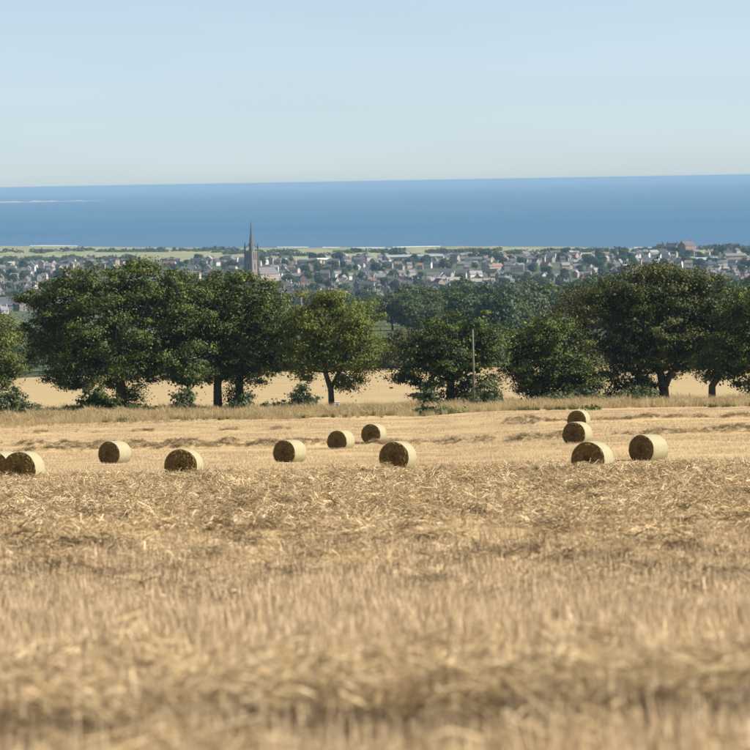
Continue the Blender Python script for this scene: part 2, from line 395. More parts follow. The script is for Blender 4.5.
def crown_mesh(name, lobes, material, size, dens, per, crad, seed, stray=0.17, flat=0.6, shell=0.55, upb=0.3, core=5.0):
    """lobes: (centre xyz, radii xyz) in metres"""
    g = np.random.default_rng(seed); Cs = []; Os = []; Rs = []
    for c, r_ in lobes:
        c = np.array(c); r_ = np.array(r_)
        area = 4 * math.pi * ((r_[0] * r_[1]) ** 1.6 + (r_[0] * r_[2]) ** 1.6 + (r_[1] * r_[2]) ** 1.6) ** (1 / 1.6) / 3 ** (1 / 1.6)
        n = max(6, int(area * dens))
        d = g.normal(size=(n, 3)); d /= np.linalg.norm(d, axis=1)[:, None]
        rr = shell + (1 - shell) * g.random(n) ** 0.5
        st = g.random(n) < stray; rr[st] = g.uniform(1.0, 1.2, st.sum())
        Cs.append(c + d * r_ * rr[:, None]); o = d / r_; o /= np.linalg.norm(o, axis=1)[:, None]; Os.append(o)
        Rs.append(g.uniform(crad[0], crad[1], n) * np.where(st, 0.6, 1.0))
    V, Q = leaves(np.concatenate(Cs), np.concatenate(Os), per, np.concatenate(Rs), size, flat, upb, seed + 1)
    if core:                                                    # coarser inner leaves close the heart of the crown
        cc = np.concatenate([np.array(c) + (lambda q: q / np.linalg.norm(q, axis=1)[:, None] * np.array(r_) * g.uniform(0.1, 0.62, (len(q), 1)))(g.normal(size=(max(4, int(core * r_[0] * r_[2])), 3))) for c, r_ in lobes])
        V2, Q2 = leaves(cc, np.zeros_like(cc), 7, np.full(len(cc), crad[1]), size * 1.7, 0.8, 0.1, seed + 2)
        Q = np.concatenate([Q, Q2 + len(V)]); V = np.concatenate([V, V2])
    return mesh_np(name, V, Q, material)

def trunk_mesh(name, base, trunks, material, seed):
    """trunks: list of (polyline, radii)"""
    mb = MB()
    for pts, rad in trunks: mb.tube(pts, rad, 8)
    return mb.mesh(name, material, True)

def near_tree(name, d, base_px, lobes_px, material, label, trunks_px, seed, size=0.20, dens=0.245, per=265, crad=(0.9, 1.7), flat=0.42, group=None, depth=0.85, shell=0.5, upb=0.3, cat='tree', core=7.0):
    """tree standing at ground distance d; outline given in photograph pixels and turned into metres there"""
    w = world(base_px[0], base_px[1], d); bx = w[0]; bz = gz(bx, d) - 0.1
    base = np.array((bx, d, bz)); s = d / F
    r_ = random.Random(seed)
    root = empty(name, base); tag(root, label, cat, group)
    lob = []
    for L in lobes_px:
        c = world(L[0], L[1], d) - base; dep = L[4] if len(L) > 4 else r_.uniform(-0.3, 0.3) * L[2] * s
        lob.append(((c[0], dep, c[2]), (L[2] * s, max(L[2], L[3]) * s * depth, L[3] * s)))
    tr = []
    for T in trunks_px:
        pts = []; rad = []
        for (x, y, rp) in T:
            q = world(x, y, d) - base; pts.append((q[0] + (0 if not pts else r_.uniform(-0.1, 0.1)), 0 if not pts else r_.uniform(-0.4, 0.4), q[2])); rad.append(rp * s)
        if T[0][1] > base_px[1] - 6: pts[0] = (pts[0][0], pts[0][1], -0.15)
        tr.append((pts, rad))
        top = np.array(pts[-1])
        for (c, rr) in lob:                                     # limbs towards the lobes
            if r_.random() < 0.75:
                st = np.array(pts[r_.randrange(max(1, len(pts) - 2), len(pts))]); e = np.array(c) + np.array([r_.uniform(-.4, .4) * k for k in rr])
                if e[2] < st[2] - 0.3: continue
                mid = st * 0.5 + e * 0.5 + np.array((0, 0, -0.3)); r0 = rad[-1] * 0.7
                tr.append(([st, mid, e], [r0, r0 * 0.6, r0 * 0.2]))
    if tr: link('trunk', trunk_mesh(name + '_trunk', base, tr, M['bark'], seed), root)
    link('crown', crown_mesh(name + '_crown', lob, material, size, dens, per, crad, seed, flat=flat, shell=shell, upb=upb, core=core), root)
    return root

near_tree('field_tree', 372, (-10, 415), [(-12, 330, 30, 28), (-4, 352, 28, 26), (-10, 378, 24, 20), (2, 372, 20, 14), (-20, 350, 30, 40)], M['leaf_olive'],
          'olive yellow tree cut off by the left edge of the picture', [[(-10, 415, 5), (-10, 370, 4), (-12, 330, 2)]], 21)
near_tree('field_tree', 385, (122, 415), [(60, 305, 36, 24), (50, 325, 34, 26), (95, 290, 42, 26), (140, 288, 40, 28), (135, 268, 16, 10), (75, 278, 22, 11), (170, 305, 36, 32), (100, 330, 55, 40), (150, 340, 55, 40),
          (60, 352, 34, 22), (190, 335, 30, 34), (90, 368, 44, 18), (130, 372, 30, 22), (180, 362, 32, 18), (75, 385, 16, 8), (32, 300, 14, 5), (130, 400, 12, 14), (198, 372, 22, 14)], M['leaf_dark'],
          'largest dark green broad tree of the left clump, its low boughs hanging to the field', [[(122, 415, 6.5), (120, 385, 5.2), (117, 355, 4), (112, 320, 3)], [(119, 370, 4), (135, 340, 3), (150, 310, 2)]], 22)
near_tree('field_tree', 392, (190, 412), [(185, 300, 30, 26), (200, 290, 28, 18), (172, 284, 20, 14), (180, 340, 24, 26), (186, 385, 10, 12)], M['leaf_dark'],
          'dark tree squeezed between the largest left tree and the twin trunked one', [[(189, 412, 3), (189, 380, 2.5), (188, 330, 2)]], 23)
near_tree('field_tree', 388, (228, 412), [(225, 305, 36, 28), (255, 310, 40, 28), (210, 335, 34, 36), (245, 345, 40, 32), (280, 325, 34, 26), (285, 350, 28, 26), (222, 368, 26, 16), (255, 372, 24, 12), (240, 288, 30, 14), (268, 296, 18, 12), (240, 392, 10, 12)], M['leaf_dark'],
          'broad green tree with two dark trunks side by side', [[(218, 412, 5.2), (217, 385, 4.2), (222, 355, 3.2), (228, 320, 2)], [(241, 412, 4.8), (239, 380, 4), (246, 350, 3.5), (260, 320, 2)]], 24)
near_tree('field_tree', 382, (332, 409), [(320, 315, 30, 22), (345, 318, 34, 25), (365, 335, 23, 24), (310, 340, 28, 28), (340, 350, 36, 28), (300, 365, 20, 18), (358, 362, 22, 16), (330, 300, 18, 10), (346, 383, 8, 9), (308, 325, 18, 18)], M['leaf_lime'],
          'light yellowish green tree with a slim leaning trunk', [[(332, 409, 3.6), (331, 390, 3.0), (326, 372, 2.6), (322, 345, 1.8)], [(331, 388, 2.2), (340, 370, 1.8), (350, 345, 1.2)]], 25, dens=0.23)
near_tree('field_tree', 380, (450, 412), [(430, 338, 28, 20), (455, 328, 26, 18), (478, 335, 26, 22), (415, 352, 24, 14), (440, 365, 34, 24), (475, 365, 30, 26), (408, 375, 16, 8), (432, 390, 18, 14), (470, 392, 24, 14), (455, 350, 36, 26), (490, 350, 16, 18)], M['leaf_deep'],
          'dark layered tree behind the tall wooden pole', [[(450, 412, 5), (450, 380, 4), (452, 345, 2)], [(426, 412, 2), (426, 385, 1.5)]], 26, flat=0.3)
near_tree('field_tree', 384, (545, 410), [(530, 335, 28, 20), (560, 345, 30, 24), (540, 362, 36, 30), (575, 368, 26, 26), (520, 360, 20, 24), (560, 390, 34, 17), (530, 388, 20, 14), (580, 385, 20, 18), (548, 325, 24, 9)], M['leaf_dark'],
          'dense rounded green tree between the pole and the largest right tree', [[(545, 410, 5), (545, 380, 4), (546, 345, 2)]], 27, dens=0.26)
near_tree('field_tree', 388, (665, 406), [(625, 295, 36, 26), (665, 288, 40, 24), (700, 300, 36, 28), (650, 272, 24, 9), (688, 276, 22, 9), (610, 325, 32, 30), (650, 330, 50, 40), (700, 335, 40, 30), (625, 362, 30, 30), (665, 355, 44, 20), (638, 390, 24, 15), (600, 300, 18, 16), (618, 385, 10, 18), (720, 322, 24, 22), (722, 300, 22, 20), (735, 318, 20, 22)], M['leaf_brown'],
          'largest dark tree on the right with autumn tinted top and forked trunk', [[(665, 406, 5.5), (664, 385, 5), (660, 368, 3.5), (650, 335, 2)], [(664, 388, 3.8), (674, 368, 3), (692, 345, 2)], [(674, 370, 2.4), (700, 358, 1.8), (716, 352, 1.2)]], 28)
near_tree('field_tree', 376, (712, 404), [(738, 335, 30, 36), (755, 350, 34, 40), (728, 352, 24, 22), (715, 372, 16, 8), (742, 375, 22, 9), (770, 330, 34, 34), (705, 365, 12, 10), (752, 312, 30, 26), (765, 300, 24, 18)], M['leaf_dark'],
          'dark spreading tree cut off by the right edge of the picture', [[(712, 404, 4.2), (712, 386, 3.6), (722, 372, 3), (745, 345, 2)]], 29)
near_tree('field_tree', 430, (572, 402), [(570, 308, 16, 18), (580, 325, 22, 24), (566, 330, 12, 16), (590, 300, 16, 16), (585, 355, 20, 24)], M['leaf_rust'],
          'russet tinged tree showing behind the left side of the largest right tree', [[(580, 402, 3), (580, 350, 2)]], 30)
near_tree('field_tree', 895, (391, 370), [(390, 350, 12, 16), (398, 343, 10, 14), (384, 356, 9, 12), (394, 362, 10, 8)], M['leaf_rust'],
          'small russet tree beyond the pale field in the gap beside the pasture', [[(391, 372, 1.5), (391, 350, 1)]], 31, size=0.4)
# shrubs on the verge
def shrub(px, py, d, lobes, material, label, seed, size=0.22, per=40):
    return near_tree('shrub', d, (px, py), lobes, material, label, [[(px, py, 0.7), (px + 1, py - 6, 0.5), (px, py - 12, 0.3)]], seed, size=size, dens=1.3, per=per, crad=(0.3, 0.65), core=20.0, group='shrubs on the field verge', cat='shrub')
shrub(12, 415, 366, [(8, 402, 18, 11), (25, 410, 16, 8), (-6, 400, 14, 12), (15, 394, 9, 7)], M['leaf_grey'], 'green bush beneath the olive tree at the left edge', 40)
shrub(62, 418, 374, [(36, 416, 12, 3.5), (55, 414, 14, 5), (75, 412, 14, 6), (92, 408, 13, 9), (108, 405, 13, 12), (98, 398, 15, 13), (84, 404, 10, 9)], M['leaf_deep'], 'low dark hedge scrub left of the largest left tree trunk', 41)
shrub(150, 417, 374, [(134, 410, 9, 8), (145, 411, 10, 7), (158, 412, 10, 6), (170, 413, 9, 5)], M['leaf_deep'], 'low dark scrub just right of the largest left tree trunk', 42)
shrub(185, 414, 370, [(184, 406, 11, 9), (188, 396, 8, 10), (180, 411, 13, 5), (178, 398, 6, 6)], M['leaf_grey'], 'pointed pale green shrub in front of the left clump', 43)
shrub(240, 412, 374, [(238, 406, 9, 6), (246, 400, 8, 8), (232, 408, 6, 4)], M['leaf_grey'], 'small grey green shrub at the foot of the twin trunks', 44)
shrub(274, 411, 372, [(268, 406, 6, 5), (279, 406, 7, 6), (285, 408, 5, 3)], M['leaf_deep'], 'small dark shrub right of the twin trunks', 45)
shrub(303, 411, 372, [(300, 398, 11, 10), (310, 402, 10, 9), (293, 405, 8, 6), (304, 390, 8, 7)], M['leaf_grey'], 'loose grey green shrub left of the slim leaning trunk', 46)
shrub(430, 412, 376, [(430, 402, 12, 8), (424, 395, 9, 9), (440, 405, 9, 6)], M['leaf_grey'], 'shrub under the left side of the layered tree', 47)
shrub(488, 412, 374, [(488, 396, 14, 13), (482, 404, 13, 8), (496, 402, 10, 9)], M['leaf_grey'], 'rounded grey green shrub right of the wooden pole', 48)
shrub(565, 410, 378, [(562, 400, 26, 8), (585, 398, 16, 9), (545, 402, 16, 7)], M['leaf_grey'], 'leafy scrub under the dense rounded tree', 49)
shrub(640, 407, 382, [(640, 396, 22, 10), (625, 400, 12, 8), (655, 400, 10, 7)], M['leaf_grey'], 'ivy coloured scrub left of the forked trunk', 50)
shrub(690, 405, 380, [(686, 403, 7, 3), (694, 403, 7, 3)], M['leaf_deep'], 'tiny low scrub between the two trunks on the right', 51)
shrub(440, 415, 340, [(425, 411, 12, 3), (440, 411, 14, 3.5), (455, 412, 8, 2.5)], M['leaf_deep'], 'low dark weeds in the dry grass left of the wooden pole', 52)
shrub(594, 416, 325, [(593, 412, 4, 3.5), (598, 413, 3, 2)], M['leaf_deep'], 'small dark weed beside the farthest right bale', 53)

# hedge along the far end of the pale field
def hedge(name, d, px0, px1, h, label, seed, material):
    a = world(px0, 370, d); b = world(px1, 370, d); x = a[0]; g = random.Random(seed); lob = []
    bx = (a[0] + b[0]) / 2; bz = gz(bx, d)
    while x < b[0]:
        r_ = g.uniform(1.3, 2.3); lob.append(((x - bx, g.uniform(-0.5, 0.5), gz(x, d) - bz + h * 0.5), (r_, 1.2, h * g.uniform(0.5, 0.7)))); x += r_ * 1.2
    root = empty(name, (bx, d, bz)); tag(root, label, 'hedge')
    link('foliage', crown_mesh(name, lob, material, 0.7, 0.35, 14, (0.6, 1.1), seed), root)
    link('stem', trunk_mesh(name + '_stem', None, [([(k, 0, -0.2), (k + 0.2, 0, h * 0.6)], [0.12, 0.06]) for k in np.arange(a[0] - bx + 1, b[0] - bx, 6.0)], M['bark'], 1), root)['kind'] = 'stuff'
hedge('hedge', 903, 60, 520, 1.9, 'low dark hedge between the pale far field and the green pasture', 5, M['leaf_deep'])
hedge('hedge', 980, 520, 780, 4.5, 'dark tall hedge closing the far field on the right', 6, M['leaf_deep'])
hedge('hedge', 985, -40, 60, 4.5, 'dark tall hedge closing the far field on the left', 9, M['leaf_deep'])

# ------------------------------------------------------------------ woods beyond the pasture
def round_tree(name, h, w, seed, material, size, dens, per):
    g = random.Random(seed); lob = []
    for k in range(9):
        a = g.uniform(0, 6.28); rr = w * g.uniform(0.1, 0.3); z = h * g.uniform(0.38, 0.8)
        q = w * g.uniform(0.2, 0.3) * (1.15 - 0.4 * abs(z / h - 0.55))
        lob.append(((rr * math.cos(a), rr * math.sin(a), z), (q, q, q * 0.85)))
    lob.append(((0, 0, h * 0.8), (w * 0.22, w * 0.22, h * 0.2))); lob.append(((0, 0, h * 0.5), (w * 0.36, w * 0.36, h * 0.3)))
    cm = crown_mesh(name + '_crown', lob, material, size, dens, per, (w * 0.05, w * 0.10), seed, stray=0.08, core=2.0)
    tm = trunk_mesh(name + '_trunk', None, [([(0, 0, -0.5), (0.1, 0.1, h * 0.3), (0, 0, h * 0.6)], [w * 0.035, w * 0.028, w * 0.012])], M['bark'], seed)
    return cm, tm
WOOD = [round_tree('wood_tree', 15, 15, 60 + k, [M['leaf_wood'], M['leaf_deep'], M['leaf_wood'], M['leaf_dark'], M['leaf_grey']][k], 0.75, 0.5, 11) for k in range(5)]
FARW = [round_tree('town_tree', 11, 12, 70 + k, M['leaf_wood'] if k else M['leaf_deep'], 1.15, 0.35, 6) for k in range(3)]
n_wood = 0
def put_tree(name, k, x, d, s, sz, label, group, bank):
    root = empty(name, (x, d, gz(x, d) - 0.2), random.uniform(0, 6.28)); root.scale = (s, s, sz)
    tag(root, label, 'tree', group)
    link('crown', bank[k][0], root); link('trunk', bank[k][1], root)
    return root
WLAB = ['mid green rounded tree in the dark wood beyond the pasture', 'deep green tree in the dark wood beyond the pasture', 'leafy green tree in the dark wood beyond the pasture', 'dark olive tree in the dark wood beyond the pasture', 'greyish green tree in the dark wood beyond the pasture']
g = random.Random(5)
def wood_patch(px0, px1, d0, d1, n, smin=0.8, smax=1.25, kinds=(0, 1, 2, 3, 4)):
    for i in range(n):
        d = d0 + (d1 - d0) * (i + g.random()) / n
        px = g.uniform(px0, px1); w = world(px, 300, d); k = g.choice(kinds); s = g.uniform(smin, smax)
        put_tree('wood_tree', k, w[0], d, s, s * g.uniform(0.85, 1.05), WLAB[k], 'trees of the wood beyond the pasture', WOOD)
wood_patch(398, 470, 1300, 2300, 36)
wood_patch(455, 545, 1250, 2350, 44)
wood_patch(500, 620, 1400, 2100, 44, 0.95, 1.35)
wood_patch(330, 405, 1500, 2300, 22, 0.7, 1.0, (0, 4, 2))
wood_patch(715, 770, 1500, 2400, 24, 0.95, 1.3, (0, 1, 2))
wood_patch(560, 720, 1300, 2000, 24)

for i in range(64):
    d = g.uniform(925, 1000); px = (-45 + 385 * (i // 2 + g.random()) / 32) if i % 2 else (425 + 365 * (i // 2 + g.random()) / 32); w = world(px, 370, d); k = g.choice((0, 1, 2, 3)); s = g.uniform(0.45, 0.62)
    put_tree('hedgerow_tree', k, w[0], d, s, s * g.uniform(0.7, 0.9), 'small dark hedgerow tree at the far edge of the pale field', 'hedgerow trees beyond the pale field', WOOD)

# ------------------------------------------------------------------ town
def color_mat(name, windows=False, rough=0.8, var=0.2, sc=0.3):
    m, t, p = mat(name); oi = N(t, 'ShaderNodeObjectInfo')
    n = noise(t, coords(t), sc, 3)
    c = mixc(t, 1.0, oi.outputs['Color'], ramp(t, n, [(0.3, (ALB * (1 - var),) * 3), (0.7, (ALB,) * 3)]), 'MULTIPLY')
    if windows:   # far windows are under two pixels: part of the wall finish
        br = N(t, 'ShaderNodeTexBrick'); br.offset = 0.0
        for k, v in (('Scale', 1.0), ('Mortar Size', 0.95), ('Brick Width', 2.9), ('Row Height', 2.7), ('Mortar Smooth', 0.0)): br.inputs[k].default_value = v
        tc = N(t, 'ShaderNodeTexCoord'); sp = N(t, 'ShaderNodeSeparateXYZ'); cb = N(t, 'ShaderNodeCombineXYZ'); ad = N(t, 'ShaderNodeMath', operation='ADD')
        t.links.new(tc.outputs['Object'], sp.inputs[0]); t.links.new(sp.outputs[0], ad.inputs[0]); t.links.new(sp.outputs[1], ad.inputs[1])
        t.links.new(ad.outputs[0], cb.inputs[0]); t.links.new(sp.outputs[2], cb.inputs[1]); t.links.new(cb.outputs[0], br.inputs['Vector'])
        c = mixc(t, br.outputs['Fac'], (0.06, 0.07, 0.08), c)
    t.links.new(c, p.inputs['Base Color']); p.inputs['Roughness'].default_value = rough
    return m
M['wall'] = color_mat('house_wall', True); M['roof'] = color_mat('roof_slates', False, 0.6); M['chim'] = color_mat('chimney_stone')
def house_meshes(name, w, l, h, rh):
    a = MB()  # long side along x (l), depth w along y, gables at both x ends
    x, y = l / 2, w / 2
    a.add([(-x, -y, -1), (x, -y, -1), (x, y, -1), (-x, y, -1), (-x, -y, h), (x, -y, h), (x, y, h), (-x, y, h), (-x, 0, h + rh), (x, 0, h + rh)],
          [(0, 1, 5, 4), (2, 3, 7, 6), (1, 2, 6, 9, 5), (3, 0, 4, 8, 7)])
    r_ = MB(); e = 0.35; X = x + 0.15; sl_ = rh / y; z0 = h - e * sl_ + 0.12; z1 = h + rh + 0.12; tk = 0.25
    r_.add([(-X, -y - e, z0), (X, -y - e, z0), (X, 0, z1), (-X, 0, z1), (-X, y + e, z0), (X, y + e, z0),
            (-X, -y - e, z0 + tk), (X, -y - e, z0 + tk), (X, 0, z1 + tk), (-X, 0, z1 + tk), (-X, y + e, z0 + tk), (X, y + e, z0 + tk)],
           [(6, 7, 8, 9), (9, 8, 11, 10), (1, 0, 3, 2), (2, 3, 4, 5), (0, 1, 7, 6), (5, 4, 10, 11), (1, 2, 8, 7), (2, 5, 11, 8), (3, 0, 6, 9), (4, 3, 9, 10)])
    c = MB(); c.box(-0.45, 0.45, -0.7, 0.7, h + rh - 1.2, h + rh + 1.5); c.box(-0.55, 0.55, -0.8, 0.8, h + rh + 1.5, h + rh + 1.7)
    for q in (-0.4, 0.0, 0.4): c.tube([(0, q, h + rh + 1.7), (0, q, h + rh + 2.3)], [0.14, 0.12], 6)
    return a.mesh(name + '_wall', M['wall']), r_.mesh(name + '_roof', M['roof']), c.mesh(name + '_chimney', M['chim']), l
HT = [house_meshes('house', 5.4, 6.6, 4.2, 2.6), house_meshes('house', 5.8, 9.5, 4.6, 2.9), house_meshes('house', 5.6, 15.0, 4.6, 2.8), house_meshes('house', 5.0, 6.2, 2.7, 2.6), house_meshes('house', 7.5, 10, 6.8, 3.4)]
WALLC = [('white', (0.58, 0.565, 0.545)), ('cream', (0.44, 0.40, 0.34)), ('grey stone', (0.27, 0.25, 0.235)), ('reddish sandstone', (0.33, 0.225, 0.18)), ('pinkish', (0.42, 0.335, 0.295)), ('buff stone', (0.36, 0.31, 0.25))]
ROOFC = [('slate', (0.085, 0.088, 0.095)), ('slate', (0.13, 0.13, 0.135)), ('brown tiled', (0.15, 0.115, 0.095)), ('pale grey', (0.23, 0.225, 0.225)), ('slate', (0.06, 0.066, 0.078)), ('red tiled', (0.22, 0.13, 0.095))]
def limit(px):   # lowest photograph row at which the town shows above trees and woods
    return np.interp(px, [0, 18, 24, 45, 70, 135, 180, 230, 270, 300, 335, 362, 388, 396, 480, 520, 560, 590, 620, 660, 700, 735, 750],
                         [306, 304, 288, 276, 268, 258, 268, 280, 285, 297, 294, 301, 318, 290, 288, 282, 280, 274, 268, 265, 268, 278, 284])
cand = []
g = random.Random(12)
d = 2680
while d < 5080:
    half = d * 0.112; ang = g.choice([0.05, -0.18, 0.22, 0.0, 0.12]); x = -half
    while x < half:
        k = g.choices(range(5), (5, 4, 1.5, 4, 0.8))[0]; L = HT[k][3]
        if g.random() < 0.07: x += g.uniform(15, 50)
        rz = ang + (math.pi / 2 if g.random() < 0.42 else 0) + g.choice([0, 0, 0.5, -0.45]) + g.uniform(-0.15, 0.15)
        dd = d + math.tan(ang) * x + g.uniform(-16, 16)
        dens_ = fbm(np.array([x * 0.006 + 3]), np.array([dd * 0.006]))[0]
        if dens_ > 0.40: cand.append((dd, x, k, rz))
        x += L * (1.0 if abs(math.sin(rz)) < 0.5 else 0.75) + g.choice([0.8, 1.5, 4, 9])
    d += g.choice([24, 30, 38])
STEEPLE = world(252, 281, 3990)
vis = []; hid = []
for (dd, x, k, rz) in cand:
    z = gz(x, dd); px, py = project((x, dd, z + 5))
    if abs(x - STEEPLE[0]) < 16 and abs(dd - 3990) < 24: continue
    if px < -30 or px > 780: continue
    if py < limit(px) + 2: vis.append((dd, x, k, rz, z))
vis.sort()
def shuf(seq, n): return [seq[g.randrange(len(seq))] for _ in range(n)]
g2 = random.Random(99)
near_h = vis[::max(1, len(vis) // 780)]
singles, rest = near_h[:300], near_h[300:]
for (dd, x, k, rz, z) in singles:
    wc = g2.choices(WALLC, (2.4, 2.5, 4, 1.6, 2, 3))[0]; rc = g2.choices(ROOFC, (4, 4, 1.5, 1.5, 4, 0.4))[0]
    root = empty('town_house', (x, dd, z), rz)
    tag(root, 'small distant ' + wc[0] + ' house with ' + rc[0] + ' roof in the town streets', 'house', wc[0] + ' houses with ' + rc[0] + ' roofs')
    a, r_, c, L = HT[k]
    o = link('wall', a, root); o.color = (*wc[1], 1)
    ro = link('roof', r_, root); ro.color = (*[q * g2.uniform(0.85, 1.2) for q in rc[1]], 1)
    for s in ((-1, 1) if g2.random() < 0.7 else (1,)):
        o = link('chimney', c, ro, (s * (L / 2 - 0.6), 0, 0)); o.color = (*[q * 0.8 for q in wc[1]], 1)
# the farther streets as one mass
def isl_mat(name, stops, rough=0.8):
    m, t, p = mat(name); gg = N(t, 'ShaderNodeNewGeometry')
    cr = ramp(t, gg.outputs['Random Per Island'], stops); t.nodes[-1].color_ramp.interpolation = 'CONSTANT'
    t.links.new(cr, p.inputs['Base Color']); p.inputs['Roughness'].default_value = rough; return m
M['walls_far'] = isl_mat('far_walls', [(0, WALLC[0][1]), (0.16, WALLC[1][1]), (0.32, WALLC[2][1]), (0.64, WALLC[3][1]), (0.76, WALLC[4][1]), (0.9, WALLC[5][1])])
M['roofs_far'] = isl_mat('far_roofs', [(0, ROOFC[0][1]), (0.25, ROOFC[1][1]), (0.5, ROOFC[4][1]), (0.72, ROOFC[3][1]), (0.84, ROOFC[2][1]), (0.97, ROOFC[5][1])])
Vs = []; Fs = []; Ms = []
for (dd, x, k, rz, z) in rest:
    c_, s_ = math.cos(rz), math.sin(rz)
    for mi, me in ((0, HT[k][0]), (1, HT[k][1])):
        b = len(Vs)
        for v in me.vertices: Vs.append((x + v.co.x * c_ - v.co.y * s_, dd + v.co.x * s_ + v.co.y * c_, z + v.co.z))
        for pl in me.polygons: Fs.append([i + b for i in pl.vertices]); Ms.append(mi)
me = bpy.data.meshes.new('far_streets'); me.from_pydata(Vs, [], Fs); me.materials.append(M['walls_far']); me.materials.append(M['roofs_far']); me.polygons.foreach_set('material_index', Ms)
tag(link('far_streets', me), 'mass of tiny far roofs and gables towards the shore', 'town', kind='stuff')

# trees among the houses
ntt = 0; extra = []
g = random.Random(77)
for i in range(1500):
    dd = g.uniform(2600, 5150); x = g.uniform(-0.112, 0.112) * dd
    z = gz(x, dd); px, py = project((x, dd, z + 6))
    if px < -20 or px > 770 or py > limit(px) + 3: continue
    if abs(x - STEEPLE[0]) < 14 and 3900 < dd < 4010: continue
    q = fbm(np.array([x * 0.009 + 40]), np.array([dd * 0.006]))[0]
    if q < 0.44: continue
    k = g.randrange(3); s = g.uniform(0.6, 1.15)
    if ntt < 290:
        put_tree('town_tree', k, x, dd, s, s, 'dark green tree among the roofs of the distant town', 'trees among the town houses', FARW); ntt += 1

# larger town buildings
def big_building(name, px, d, w, l, h, rh, rz, wall, roof, label, cat='building', floors=0, wing=None):
    ww = world(px, 270, d); x = ww[0]; z = gz(x, d)
    root = empty(name, (x, d, z), rz); tag(root, label, cat)
    a, r_, c, L = house_meshes(name, w, l, h, rh)
    o = link('wall', a, root); o.color = (*wall, 1); o = link('roof', r_, root); o.color = (*roof, 1)
    if floors:
        wm = MB(); wm.box(-0.6, 0.6, -0.06, 0.06, 0, 1.7); wme = wm.mesh('window', M['pane'])
        for fl in range(floors):
            for k in range(int(l / 3.2)):
                link('window', wme, root, (-l / 2 + 2.0 + k * 3.2, -w / 2 - 0.05, 1.0 + fl * 3.1))
            for k in range(int(w / 3.2)):
                link('window', wme, root, (l / 2 + 0.05, -w / 2 + 1.8 + k * 3.2, 1.0 + fl * 3.1), math.pi / 2)
        o = link('chimney', c, root, (l / 2 - 1.5, 0, 0)); o.color = (*wall, 1)
        o = link('chimney', c, root, (-l / 2 + 1.5, 0, 0)); o.color = (*wall, 1)
    return root
M['pane'] = plain('window_pane', (0.05, 0.06, 0.075), 0.15, 0.1)
big_building('hotel', 687, 5000, 13, 24, 13, 5, R(50), (0.34, 0.235, 0.19), (0.12, 0.11, 0.12), 'tall red sandstone block standing above the links on the right', 'building', 4)
big_building('hotel', 673, 5010, 12, 18, 11, 5, R(-40), (0.20, 0.16, 0.15), (0.10, 0.10, 0.12), 'dark gabled block adjoining the tall red sandstone one', 'building', 3)
big_building('warehouse', 322, 4850, 16, 18, 5, 2, R(8), (0.7, 0.7, 0.7), (0.80, 0.79, 0.77), 'small shed with bright white roof beyond the town', 'shed')
big_building('warehouse', 400, 4900, 24, 36, 6, 2.5, R(4), (0.5, 0.53, 0.56), (0.33, 0.36, 0.39), 'long pale blue grey shed at the edge of the links', 'shed')
big_building('warehouse', 430, 4910, 22, 34, 6, 2.5, R(4), (0.5, 0.53, 0.56), (0.31, 0.34, 0.37), 'second pale blue grey shed right of the longer one', 'shed')
big_building('warehouse', 445, 3700, 15, 30, 6, 3, R(6), (0.50, 0.45, 0.40), (0.34, 0.31, 0.29), 'long low brown grey shed above the middle wood', 'shed')
big_building('warehouse', 480, 3640, 15, 28, 6, 3, R(5), (0.52, 0.46, 0.38), (0.32, 0.29, 0.27), 'long low buff shed right of the brown grey one', 'shed')
big_building('warehouse', 735, 4550, 18, 26, 8, 3, R(10), (0.55, 0.46, 0.36), (0.22, 0.2, 0.2), 'broad buff hall near the right edge of the town', 'building')
big_building('warehouse', 705, 4500, 16, 30, 5, 3, R(8), (0.5, 0.5, 0.52), (0.36, 0.40, 0.45), 'low pale roofed hall below the red sandstone block', 'building')
big_building('white_house', 391, 2900, 8, 9, 6, 4, R(88), (0.80, 0.79, 0.76), (0.10, 0.1, 0.12), 'bright white gabled house just above the wood, left of a pair', 'house')
big_building('white_house', 396.5, 2890, 8, 9, 6, 4, R(86), (0.80, 0.78, 0.74), (0.10, 0.1, 0.12), 'bright white gabled house just above the wood, right of a pair', 'house')
big_building('terrace', 308, 3050, 9, 34, 6, 5, R(-28), (0.42, 0.36, 0.30), (0.20, 0.18, 0.18), 'long grey roofed terrace above the light yellowish tree', 'house')
big_building('terrace', 268, 3150, 9, 26, 6, 5, R(-24), (0.42, 0.36, 0.30), (0.17, 0.16, 0.17), 'grey roofed terrace right of the church tower foot', 'house')
big_building('terrace', 14, 3000, 11, 16, 5, 6, R(-28), (0.22, 0.20, 0.18), (0.20, 0.19, 0.195), 'steep grey roofed block near the left edge', 'house')
big_building('terrace', 1, 2960, 11, 15, 5, 6, R(22), (0.22, 0.20, 0.18), (0.09, 0.10, 0.12), 'steep dark slate block at the left edge', 'house')

